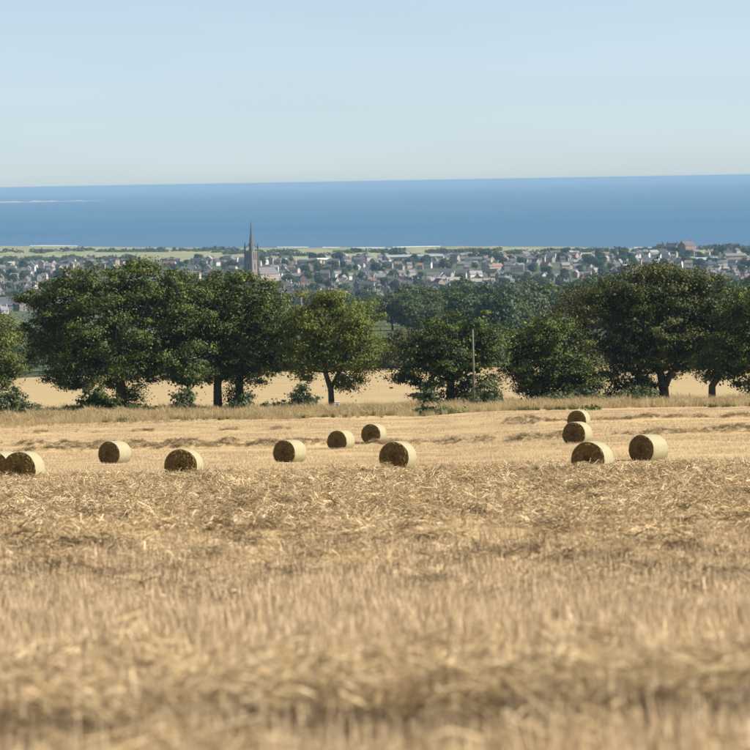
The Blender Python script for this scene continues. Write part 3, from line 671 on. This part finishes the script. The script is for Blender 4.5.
# church steeple
M['ashlar'] = plain('sandstone', (0.25, 0.20, 0.165), 0.85, 0.2, 0.4)
M['ashlar_dark'] = plain('spire_stone', (0.15, 0.13, 0.12), 0.85, 0.25, 0.4)
st = empty('church_steeple', (STEEPLE[0], 3990, gz(STEEPLE[0], 3990)), R(47))
tag(st, 'tall slender stone church tower with pinnacles and a needle spire', 'church')
S = 4.9
mb = MB(); mb.box(-S, S, -S, S, -1, 34); mb.box(-S - 0.25, S + 0.25, -S - 0.25, S + 0.25, 11.5, 12.1); mb.box(-S - 0.25, S + 0.25, -S - 0.25, S + 0.25, 22.5, 23.1); mb.box(-S - 0.3, S + 0.3, -S - 0.3, S + 0.3, 33, 34.02)
link('tower', mb.mesh('tower', M['ashlar']), st)
for sx in (-1, 1):
    for sy in (-1, 1):
        mb = MB(); mb.tube([(sx * S, sy * S, 0), (sx * S, sy * S, 33), (sx * S, sy * S, 37.5), (sx * S, sy * S, 37.6), (sx * S, sy * S, 44)], [1.15, 1.0, 0.9, 1.1, 0.08], 8)
        link('pinnacle', mb.mesh('pinnacle', M['ashlar_dark']), st)
        mb = MB(); mb.tube([(sx * S, sy * S, 37), (sx * 3.4, sy * 3.4, 38.6), (sx * 1.9, sy * 1.9, 41.5)], [0.4, 0.35, 0.4], 6)
        link('flying_buttress', mb.mesh('flying_buttress', M['ashlar_dark']), st)
mb = MB(); mb.tube([(0, 0, 34), (0, 0, 40), (0, 0, 40.1), (0, 0, 48), (0, 0, 48.2), (0, 0, 66.6)], [3.0, 2.6, 2.85, 1.75, 1.55, 0.12], 8)
sp = link('spire', mb.mesh('spire', M['ashlar_dark']), st)
mb = MB(); mb.tube([(0, 0, 66.4), (0, 0, 68)], [0.08, 0.04], 6); link('finial', mb.mesh('finial', M['ashlar_dark']), sp)
for ang in range(4):
    mb = MB()
    for q in (-1.5, 1.5): mb.box(q - 0.75, q + 0.75, -S - 0.06, -S + 0.3, 25, 31.5)
    for q in (-1.5, 1.5):
        mb2 = MB(); mb2.box(q - 0.75, q + 0.75, -S - 0.08, -S + 0.2, 24.6, 31.5); mb2.add([(q - 0.75, -S - 0.08, 31.5), (q + 0.75, -S - 0.08, 31.5), (q, -S - 0.08, 33.0)], [(0, 1, 2)])
        o = link('belfry_window', mb2.mesh('belfry_window', M['pane']), st); o.rotation_euler = (0, 0, ang * math.pi / 2)
    mb2 = MB(); mb2.box(-0.8, 0.8, -S - 0.08, -S + 0.2, 14.5, 20); mb2.add([(-0.8, -S - 0.08, 20), (0.8, -S - 0.08, 20), (0, -S - 0.08, 21.4)], [(0, 1, 2)])
    o = link('lancet_window', mb2.mesh('lancet_window', M['pane']), st); o.rotation_euler = (0, 0, ang * math.pi / 2)
# nave behind the tower
a, r_, c, L = house_meshes('nave', 16, 28, 9, 7)
o = link('nave', a, st, (19.3, 0, 0)); o.color = (0.42, 0.34, 0.28, 1); o = link('nave_roof', r_, st, (19.3, 0, 0)); o.color = (0.16, 0.15, 0.16, 1)

# gorse and pine belts on the links
def belt(px0, px1, d, depth, h, seed, label, n):
    d = 3750 * 113.5 / (3750 * 130 / d - 14)
    g = np.random.default_rng(seed); a = world(px0, 255, d)[0]; b = world(px1, 255, d)[0]; lob = []
    for i in range(int(n * 0.7)):
        x = a + (b - a) * g.random(); dd = d + depth * (g.random() - 0.5) - 0.0 * x
        tt = min(max((dd - 5150) / (float(shore(x)) - 70 - 5150), 0), 1); z = gz(x, 5150) * (1 - tt) + (SEA_Z + 2.5) * tt
        r_ = g.uniform(5, 10); hq = h * g.uniform(0.25, 0.62); lob.append(((x, dd, z + hq * 0.5), (r_, r_, hq)))
    me = crown_mesh('gorse_belt', lob, M['gorse'], 2.0, 0.05, 14, (1.5, 3.0), seed, core=0)
    return tag(link('gorse_belt', me), label, 'scrub', kind='stuff')
for i, (p0, p1, d, dp, h, n) in enumerate([(-20, 90, 6050, 200, 7, 60), (-20, 130, 5350, 130, 8, 80), (100, 240, 5900, 160, 8, 80), (215, 300, 5650, 140, 7, 50), (255, 330, 5350, 90, 8, 40), (335, 395, 5500, 130, 9, 45),
        (395, 405, 5250, 60, 14, 14), (425, 500, 5450, 110, 7, 45), (545, 600, 5350, 120, 6, 40), (600, 680, 5250, 80, 8, 45), (700, 770, 5300, 140, 10, 70), (500, 560, 5180, 60, 8, 30), (20, 140, 5200, 60, 9, 60), (655, 672, 5330, 50, 12, 16)]):
    belt(p0, p1, d, dp, h, 300 + i, 'dark low scrub belt on the links, number %s from the left' % i if False else ['dark scrub belt by the shore at the far left', 'thick dark belt behind the town at the left', 'dark wooded belt on the links left of the church spire', 'scrub belt just beside the church tower top', 'scrub belt right of the church tower', 'dark clump belt above the middle of the town', 'single dark round copse by the pale sheds', 'thin scrub line on the links right of centre', 'thin scrub on the links right of the middle wood', 'scrub line left of the red sandstone block', 'broad dark belt on the links at the right edge', 'scrub behind the pale houses right of centre', 'dark hedgerow belt above the left town roofs', 'dark copse beside the gabled dark block'][i], n)

# ------------------------------------------------------------------ bales
m, t, p = mat('bale_wrap')
a_ = noise(t, coords(t, (1, 14, 1)), 2.0, 4); b_ = noise(t, coords(t), 9.0, 4)
c = ramp(t, a_, [(0.3, (0.22, 0.185, 0.10)), (0.5, (0.285, 0.255, 0.155)), (0.7, (0.315, 0.30, 0.205))])
t.links.new(mixc(t, 0.3, c, ramp(t, b_, [(0.3, (0.19, 0.15, 0.075)), (0.7, (0.34, 0.33, 0.24))])), p.inputs['Base Color']); p.inputs['Roughness'].default_value = 0.6
bump(t, p, b_, 0.5, 0.02); M['wrap'] = m
m, t, p = mat('bale_end_straw')
tc = N(t, 'ShaderNodeTexCoord'); wv = N(t, 'ShaderNodeTexNoise'); wv.inputs['Scale'].default_value = 9; wv.inputs['Detail'].default_value = 6; wv.inputs['Roughness'].default_value = 0.7
t.links.new(tc.outputs['Object'], wv.inputs['Vector'])
c = ramp(t, wv.outputs['Fac'], [(0.3, (0.075, 0.051, 0.017)), (0.55, (0.185, 0.13, 0.045)), (0.75, (0.34, 0.245, 0.10))])
t.links.new(c, p.inputs['Base Color']); p.inputs['Roughness'].default_value = 0.95
bump(t, p, wv.outputs['Fac'], 1.0, 0.05); M['bale_end'] = m
def bale_meshes(seed, D=1.4, L=1.3):
    g = np.random.default_rng(seed); n = 56; k = 14; r0 = D / 2; V = []
    ph = g.uniform(0, 6.28, 4)
    def rad(a, y):
        r_ = r0 * (1 + 0.008 * math.sin(3 * a + ph[0]) + 0.006 * math.sin(5 * a + ph[1]))
        e = abs(y) / (L / 2); return r_ * (1 - 0.035 * max(0, (e - 0.82) / 0.18) ** 2) * (1 + 0.004 * math.sin(y * 40 + ph[2]))
    flat = -r0 * 0.80
    for j in range(k + 1):
        y = -L / 2 + L * j / k
        for i in range(n):
            a = 2 * math.pi * i / n; r_ = rad(a, y); z = max(r_ * math.sin(a), flat + 0.01 * math.sin(7 * a)); V.append((r_ * math.cos(a) * (1.02 if z < 0 else 1.0), y, z))
    Q = [(j * n + i, j * n + (i + 1) % n, (j + 1) * n + (i + 1) % n, (j + 1) * n + i) for j in range(k) for i in range(n)]
    wrap = mesh_np('bale_wrap', V, Q, M['wrap'], True)
    ends = []
    for s in (-1, 1):
        W = [(0, 0, 0)]; 
        rings = 12
        for q in range(1, rings + 1):
            for i in range(n):
                a = 2 * math.pi * i / n; r_ = rad(a, s * L / 2) * q / rings * 0.995
                b = s * (0.010 * math.sin(q * 2.4 + a) * (q < rings) + g.normal() * 0.022 * (q < rings) + 0.05 * (1 - (q / rings) ** 2))
                W.append((r_ * math.cos(a) * (1.02 if math.sin(a) < 0 else 1), b, max(r_ * math.sin(a), flat + 0.01)))
        fs = [(0, 1 + i, 1 + (i + 1) % n) for i in range(n)] + [(1 + (q - 1) * n + i, 1 + q * n + i, 1 + q * n + (i + 1) % n, 1 + (q - 1) * n + (i + 1) % n) for q in range(1, rings) for i in range(n)]
        # loose straw ends sticking out of the cut face
        nb = len(W)
        for i in range(420):
            a = g.uniform(0, 6.28); r_ = r0 * math.sqrt(g.random()) * 0.97; x, z = r_ * math.cos(a), r_ * math.sin(a)
            if z < flat + 0.02: continue
            t_ = np.array((g.normal(), s * abs(g.normal()) * 0.45, g.normal())); t_ /= np.linalg.norm(t_); ln = g.uniform(0.06, 0.16)
            wv_ = np.cross(t_, (0.1, 1, 0.2)); wv_ /= np.linalg.norm(wv_); o_ = np.array((x, s * 0.05, z)); h = 0.005
            W += [tuple(o_ - wv_ * h), tuple(o_ + wv_ * h), tuple(o_ + t_ * ln)]; fs.append((nb, nb + 1, nb + 2)); nb += 3
        me = bpy.data.meshes.new('bale_end'); me.from_pydata(W, [], fs); me.materials.append(M['bale_end']); me.update(); ends.append((me, s * L / 2))
    return wrap, ends
BM = [bale_meshes(400 + k) for k in range(4)]
#  px of the middle, bottom row, distance, turn (degrees the axis points left of the camera), label
BALES = [(2, 475, 158, 30, 'straw bale cut off by the left edge, half hidden behind its neighbour'),
         (24, 483, 146, 17, 'large straw bale at the far left in front of a half hidden one'),
         (115, 466, 207, 30, 'straw bale standing clear of the straw straight below the largest left tree'),
         (184, 476, 152, 12, 'dark faced straw bale left of centre with its foot in the straw'),
         (290, 463, 203, 29, 'pale sided straw bale below the light yellowish tree, nearest the picture middle left'),
         (341, 448, 238, 23, 'small straw bale left of another just behind the straw row'),
         (374, 441, 250, 19, 'small straw bale right of another, farthest back in the middle'),
         (398, 470, 166, 16, 'dark faced straw bale in the middle, larger than the small pair behind'),
         (577.5, 446, 211, 18, 'straw bale in the middle of the line of three on the right'),
         (579, 426, 262, 14, 'farthest and smallest straw bale of the line of three on the right'),
         (592.5, 473, 147, 16, 'nearest straw bale of the line of three on the right'),
         (648.5, 462, 175, 31, 'straw bale alone at the right with a broad pale lit side')]
for i, (px, py, d, turn, lab) in enumerate(BALES):
    w = world(px, py, d); x = w[0]
    zz = float(ground0(x, d)); z = w[2] if abs(w[2] - zz) < 0.8 else zz
    z = gz(x, d) - 0.03
    az = math.atan2(x, d)
    root = empty('straw_bale', (x, d, z), -R(turn) - az); tag(root, lab, 'bale', 'round straw bales on the stubble')
    slope = math.atan((float(ground0(x, d + 4)) - float(ground0(x, d - 4))) / 8)
    root.rotation_euler = (Matrix.Rotation(slope, 3, 'X') @ Matrix.Rotation(-R(turn) - az, 3, 'Z')).to_euler()
    wrap, ends = BM[i % 4]
    link('wrap', wrap, root, (0, 0, 0.7 * 0.80))
    for me, y in ends: link('end_face', me, root, (0, y, 0.7 * 0.80))

# ------------------------------------------------------------------ pole, post, box
M['pole_wood'] = plain('grey_timber', (0.16, 0.15, 0.12), 0.9, 0.3, 2.0)
w = world(474, 413, 372); x = w[0]; z = gz(x, 372); H = 80 * 372 / F
mb = MB(); mb.tube([(0, 0, -0.3), (0.02, 0, H * 0.5), (0.0, 0, H)], [0.125, 0.11, 0.09], 10)
pr = empty('utility_pole', (x, 372, z)); tag(pr, 'tall bare grey wooden pole in front of the layered tree', 'pole')
link('shaft', mb.mesh('pole_shaft', M['pole_wood'], True), pr)
mb = MB(); mb.tube([(0, 0, H - 0.02), (0, 0, H + 0.08)], [0.105, 0.05], 10); link('cap', mb.mesh('pole_cap', M['pole_wood']), pr)
mb = MB(); mb.box(-0.16, 0.16, -0.19, -0.15, 2.0, 2.25); link('plate', mb.mesh('pole_plate', M['pole_wood']), pr)
w = world(464.5, 412, 366); pr = empty('fence_post', (w[0], 366, gz(w[0], 366))); tag(pr, 'short thick dark post left of the tall wooden pole', 'post')
mb = MB(); mb.tube([(0, 0, -0.2), (0, 0, 1.15)], [0.14, 0.13], 8); link('shaft', mb.mesh('post_shaft', M['bark'], True), pr)
mb = MB(); mb.tube([(0, 0, 1.15), (0.0, 0, 1.24)], [0.135, 0.05], 8); link('cap', mb.mesh('post_cap', M['bark']), pr)
M['white_box'] = plain('white_plastic', (0.72, 0.73, 0.76), 0.5, 0.08); M['box_dark'] = plain('dark_panel', (0.10, 0.12, 0.18), 0.5, 0.1)
w = world(337, 411, 366); z = gz(w[0], 366); br = empty('marker_box', (w[0], 366, z), 0.2); tag(br, 'small white box on a post beside the slim leaning trunk', 'box')
mb = MB(); mb.box(-0.04, 0.04, -0.04, 0.04, -0.2, 0.6); link('post', mb.mesh('box_post', M['pole_wood']), br)
mb = MB(); mb.box(-0.24, 0.24, -0.14, 0.14, 0.55, 1.15); mb.box(-0.27, 0.27, -0.17, 0.17, 1.15, 1.2); link('body', mb.mesh('box_body', M['white_box']), br)
mb = MB(); mb.box(-0.12, 0.12, -0.16, -0.145, 0.68, 1.0); link('panel', mb.mesh('box_panel', M['box_dark']), br)

# ------------------------------------------------------------------ straw, stubble and dry grass (instanced, uncountable)
def blades(n, seed, radius, length, width, mode, material, name, rect=None):
    """n thin bent blades as one small mesh; mode 'lie' or 'stand'"""
    g = np.random.default_rng(seed)
    if rect: P = np.stack([g.uniform(-rect[0] / 2, rect[0] / 2, n), np.round(g.uniform(-rect[1] / 2, rect[1] / 2, n) / 0.18) * 0.18 + g.normal(0, 0.015, n), np.zeros(n)], -1)
    else:
        a = g.uniform(0, 6.283, n); r_ = radius * np.sqrt(g.random(n)); P = np.stack([r_ * np.cos(a), r_ * np.sin(a), np.zeros(n)], -1)
    L = g.uniform(length[0], length[1], n)[:, None]; az = g.uniform(0, 6.283, n)
    if mode == 'lie':
        el = g.normal(0.12, 0.28, n); P[:, 2] = np.abs(g.normal(0, 0.05, n)) + 0.01
        T = np.stack([np.cos(az) * np.cos(el), np.sin(az) * np.cos(el), np.sin(el)], -1)
        P = P - T * L * 0.5; droop = g.uniform(-0.25, 0.05, n)[:, None]
    else:
        tilt = np.abs(g.normal(0, 0.22 if mode == 'stand' else 0.34, n))
        T = np.stack([np.cos(az) * np.sin(tilt), np.sin(az) * np.sin(tilt), np.cos(tilt)], -1); droop = (-0.02 if mode == 'stand' else -0.22) * np.ones((n, 1))
        P[:, 2] = -0.02
    S_ = np.cross(T, g.normal(size=(n, 3))); S_ /= np.linalg.norm(S_, axis=1)[:, None] + 1e-9
    W = (width * g.uniform(0.6, 1.5, n))[:, None] * 0.5
    B = P + T * L * 0.55; E = P + T * L; E[:, 2:3] += droop * L
    if mode == 'grass':
        E[:, :2] += T[:, :2] * L * 0.5
    V = np.stack([P - S_ * W, P + S_ * W, B + S_ * W * 0.9, B - S_ * W * 0.9, E + S_ * W * 0.4, E - S_ * W * 0.4], 1).reshape(-1, 3)
    i = np.arange(n)[:, None] * 6
    Q = np.concatenate([i + np.array([[0, 1, 2, 3]]), i + np.array([[3, 2, 4, 5]])], 0)
    return mesh_np(name, V, Q, material)

def scatter(name, P, rotz, scl, variants, label, cat, tilt=None):
    n = len(P); me = bpy.data.meshes.new(name); me.vertices.add(n); me.vertices.foreach_set('co', np.asarray(P, np.float32).ravel())
    rt_ = np.zeros((n, 3), np.float32); rt_[:, 2] = rotz
    if tilt is not None: rt_[:, :2] = tilt
    at = me.attributes.new('rot', 'FLOAT_VECTOR', 'POINT'); at.data.foreach_set('vector', rt_.ravel())
    at = me.attributes.new('scl', 'FLOAT', 'POINT'); at.data.foreach_set('value', np.asarray(scl, np.float32))
    at = me.attributes.new('idx', 'INT', 'POINT'); at.data.foreach_set('value', np.random.default_rng(n).integers(0, len(variants), n).astype(np.int32))
    for v in variants:
        for m_ in v.materials:
            if m_.name not in me.materials: me.materials.append(m_)
    o = link(name, me)
    ng = bpy.data.node_groups.new(name + '_nodes', 'GeometryNodeTree')
    ng.interface.new_socket('Geometry', in_out='INPUT', socket_type='NodeSocketGeometry'); ng.interface.new_socket('Geometry', in_out='OUTPUT', socket_type='NodeSocketGeometry')
    gi = ng.nodes.new('NodeGroupInput'); go = ng.nodes.new('NodeGroupOutput')
    jn = ng.nodes.new('GeometryNodeJoinGeometry')
    for k, v in enumerate(variants):
        vo = bpy.data.objects.new(name + '_tuft', v)             # source shape only, never linked to the scene
        oi = ng.nodes.new('GeometryNodeObjectInfo'); oi.inputs['Object'].default_value = vo
        g2i = ng.nodes.new('GeometryNodeGeometryToInstance'); ng.links.new(oi.outputs['Geometry'], g2i.inputs[0]); ng.links.new(g2i.outputs[0], jn.inputs[0])
    ip = ng.nodes.new('GeometryNodeInstanceOnPoints'); ng.links.new(gi.outputs[0], ip.inputs['Points']); ng.links.new(jn.outputs[0], ip.inputs['Instance'])
    ip.inputs['Pick Instance'].default_value = True
    def attr(nm, ty):
        a = ng.nodes.new('GeometryNodeInputNamedAttribute'); a.data_type = ty; a.inputs['Name'].default_value = nm; return a.outputs['Attribute']
    er = ng.nodes.new('FunctionNodeEulerToRotation'); ng.links.new(attr('rot', 'FLOAT_VECTOR'), er.inputs[0]); ng.links.new(er.outputs[0], ip.inputs['Rotation'])
    ng.links.new(attr('scl', 'FLOAT'), ip.inputs['Scale']); ng.links.new(attr('idx', 'INT'), ip.inputs['Instance Index'])
    ng.links.new(ip.outputs[0], go.inputs[0])
    md = o.modifiers.new('scatter', 'NODES'); md.node_group = ng
    return tag(o, label, cat, kind='stuff')

def pts_in(d0, d1, per_m2, half=0.135, off=1.2, keep=None, seed=1):
    g = np.random.default_rng(seed)
    area = (half * (d0 + d1) / 2 + off) * 2 * (d1 - d0); n = int(area * per_m2)
    w0, w1 = half * d0 + off, half * d1 + off
    d = d0 + (d1 - d0) * g.random(int(n * 1.6)); ok = g.random(len(d)) < (half * d + off) / w1; d = d[ok]
    x = g.uniform(-1, 1, len(d)) * (half * d + off)
    if keep is not None:
        k = keep(x, d) > g.random(len(d)); x, d = x[k], d[k]
    return x, d, g
SV = [blades(110 if k < 4 else 85, 500 + k, 0.32, (0.07, 0.23), 0.007 if k < 4 else 0.012, 'lie', M['straw'], 'straw_tuft') for k in range(8)]
SVN = [blades(110, 520 + k, 0.24, (0.06, 0.24), 0.0055, 'lie', M['straw'], 'straw_tuft_near') for k in range(6)]
STV = [blades(44, 540 + k, 0.18, (0.07, 0.17), 0.0048, 'stand', M['stubble'], 'stubble_tuft') for k in range(6)]
SPV = [blades(150, 560 + k, 0, (0.07, 0.15), 0.009, 'stand', M['stubble'], 'stubble_patch', rect=(2.0, 1.2)) for k in range(5)]
M['weed'] = straw_mat('green_weed', [(0.05, 0.07, 0.02), (0.09, 0.11, 0.03), (0.13, 0.14, 0.045), (0.22, 0.20, 0.08)], 0.3)
WV = [blades(50, 620 + k, 0.35, (0.2, 0.8), 0.03, 'grass', M['weed'], 'weed_tuft') for k in range(3)]
GV = [blades(46, 580 + k, 0.30, (0.35, 1.15), 0.015, 'grass', M['dry_grass'], 'grass_tuft') for k in range(6)]

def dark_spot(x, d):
    q = fbm(x * 2.6 + 9, d * 1.0 + 4); fr = np.clip(6 * (swath_h(x, d + 0.9) - swath_h(x, d)), 0, 1)      # camera side of each row, its gap shade painted dark
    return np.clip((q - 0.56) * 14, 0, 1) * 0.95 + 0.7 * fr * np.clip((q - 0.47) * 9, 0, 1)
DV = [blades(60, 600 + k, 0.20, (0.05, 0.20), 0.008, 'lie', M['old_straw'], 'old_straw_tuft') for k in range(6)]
cover = lambda x, d: np.clip(0.42 + 3.2 * swath_h(x, d) + 1.1 * (fbm(x * 0.7, d * 0.35) - 0.5), 0.0, 1.0) * np.clip((d - 24) / 12 + 0.5 * (vnoise(x * 0.8, d * 0.5) - 0.5), 0.03, 1)
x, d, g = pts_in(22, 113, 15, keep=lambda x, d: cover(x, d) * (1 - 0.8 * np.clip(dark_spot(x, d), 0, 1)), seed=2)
n = len(x)
scatter('straw_litter', np.stack([x, d, ground(x, d) + 0.02], -1), g.uniform(0, 6.28, n), g.uniform(0.6, 1.2, n) * np.clip(d / 60, 0.6, 1), SV, 'tangled cut straw lying across the middle of the field', 'straw', g.normal(0, 0.36, (n, 2)))
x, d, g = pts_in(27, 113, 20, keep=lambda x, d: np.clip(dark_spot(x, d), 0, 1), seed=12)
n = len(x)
scatter('dark_shade_straw', np.stack([x, d, ground(x, d) + 0.015], -1), g.uniform(0, 6.28, n), g.uniform(0.5, 1.0, n), DV, 'dark straw tufts standing for shaded gaps among the pale cut straw', 'straw', g.normal(0, 0.2, (n, 2)))  # shade of the deeper holes put in as dark straw colour
x, d, g = pts_in(9, 16.5, 34, keep=lambda x, d: np.clip(12 * swath_h(x, d) - 0.1, 0.04, 1.0) * (1 - 0.85 * np.clip((fbm(x * 3.0 + 3, d * 1.3) - 0.5) * 9 * np.exp(-((d - 11.55) / 0.45) ** 2), 0, 1)), seed=3)
n = len(x)
scatter('straw_row', np.stack([x, d, ground(x, d) + 0.02], -1), g.uniform(0, 6.28, n), g.uniform(0.7, 1.2, n), SVN, 'straw row at the bottom of the picture', 'straw', g.normal(0, 0.3, (n, 2)))
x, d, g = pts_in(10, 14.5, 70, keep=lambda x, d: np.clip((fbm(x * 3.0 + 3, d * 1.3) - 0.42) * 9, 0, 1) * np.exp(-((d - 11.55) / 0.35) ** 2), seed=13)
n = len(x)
scatter('dark_shade_straw', np.stack([x, d, ground(x, d) + 0.02], -1), g.uniform(0, 6.28, n), g.uniform(0.5, 0.8, n), DV, 'dark straw tufts standing for shaded gaps in the bottom straw row', 'straw', g.normal(0, 0.3, (n, 2)))  # shade at the foot of the row painted as dark tufts
x, d, g = pts_in(7, 66, 26, keep=lambda x, d: np.clip(1.1 - 8 * swath_h(x, d), 0.1, 1.0) * np.clip((46 - d) / 16, 0.14, 1) * (0.6 + 0.6 * fbm(x * 0.8, d * 0.4)), seed=4)
d = np.round(d / 0.16) * 0.16; n = len(x)
scatter('standing_stubble', np.stack([x, d, ground(x, d)], -1), g.uniform(0, 6.28, n), g.uniform(0.7, 1.35, n), STV, 'upright stubble in the near foreground', 'stubble')
x, d, g = pts_in(112, 326, 0.42, half=0.125, off=2, seed=5)
n = len(x)
scatter('short_stubble', np.stack([x, d, ground(x, d)], -1), g.normal(0, 0.03, n), g.uniform(0.85, 1.15, n), SPV, 'short pale stubble around the straw bales', 'stubble')
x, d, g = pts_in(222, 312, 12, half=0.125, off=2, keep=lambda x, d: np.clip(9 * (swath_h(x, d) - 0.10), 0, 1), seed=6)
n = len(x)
scatter('distant_straw_rows', np.stack([x, d, ground(x, d) + 0.02], -1), g.uniform(0, 6.28, n), g.uniform(0.8, 1.3, n), SV[:3] + DV[:5], 'thin dark straw rows crossing the field among the bales', 'straw', g.normal(0, 0.3, (n, 2)))  # dark tufts give both darker straw and painted shade of the rows
edge = lambda x: 331 + 0.35 * x + np.clip(-x - 10, 0, 40) * -0.5
x, d, g = pts_in(296, 402, 3.2, half=0.125, off=3, keep=lambda x, d: np.clip((d - edge(x)) / 14, 0, 1) * np.clip(3.0 * (fbm(x * 0.22, d * 0.12) - 0.30), 0.03, 1), seed=7)
n = len(x)
scatter('dry_grass', np.stack([x, d, ground(x, d)], -1), g.uniform(0, 6.28, n), g.uniform(0.5, 1.1, n) * np.clip((d - 310) / 40, 0.4, 1) * (0.35 + 1.5 * fbm(x * 0.5 + 8, d * 0.2)), GV, 'long dry pale grass along the verge under the trees', 'grass')
x, d, g = pts_in(330, 398, 0.5, half=0.125, off=3, keep=lambda x, d: np.clip(6.0 * (fbm(x * 0.13 + 50, d * 0.1) - 0.52), 0.0, 1), seed=8)
n = len(x)
scatter('green_weeds', np.stack([x, d, ground(x, d)], -1), g.uniform(0, 6.28, n), g.uniform(0.35, 0.8, n), WV, 'green weeds scattered through the dry verge grass', 'weeds')

# ------------------------------------------------------------------ haze
mb = MB(); mb.box(-61000, 61000, -80, SEA_END + 400, SEA_Z - 4.0, 1.2)
m = bpy.data.materials.new('haze'); m.use_nodes = True; t = m.node_tree
t.nodes.remove(t.nodes['Principled BSDF'])
pv = t.nodes.new('ShaderNodeVolumePrincipled'); pv.inputs['Color'].default_value = (0.315, 0.515, 0.755, 1); pv.inputs['Density'].default_value = 0.000038
pv.inputs['Anisotropy'].default_value = 0.0
t.links.new(pv.outputs[0], t.nodes['Material Output'].inputs['Volume'])
tag(link('haze', mb.mesh('haze', m)), 'thin blue sea haze over the distant town', 'haze', kind='stuff')
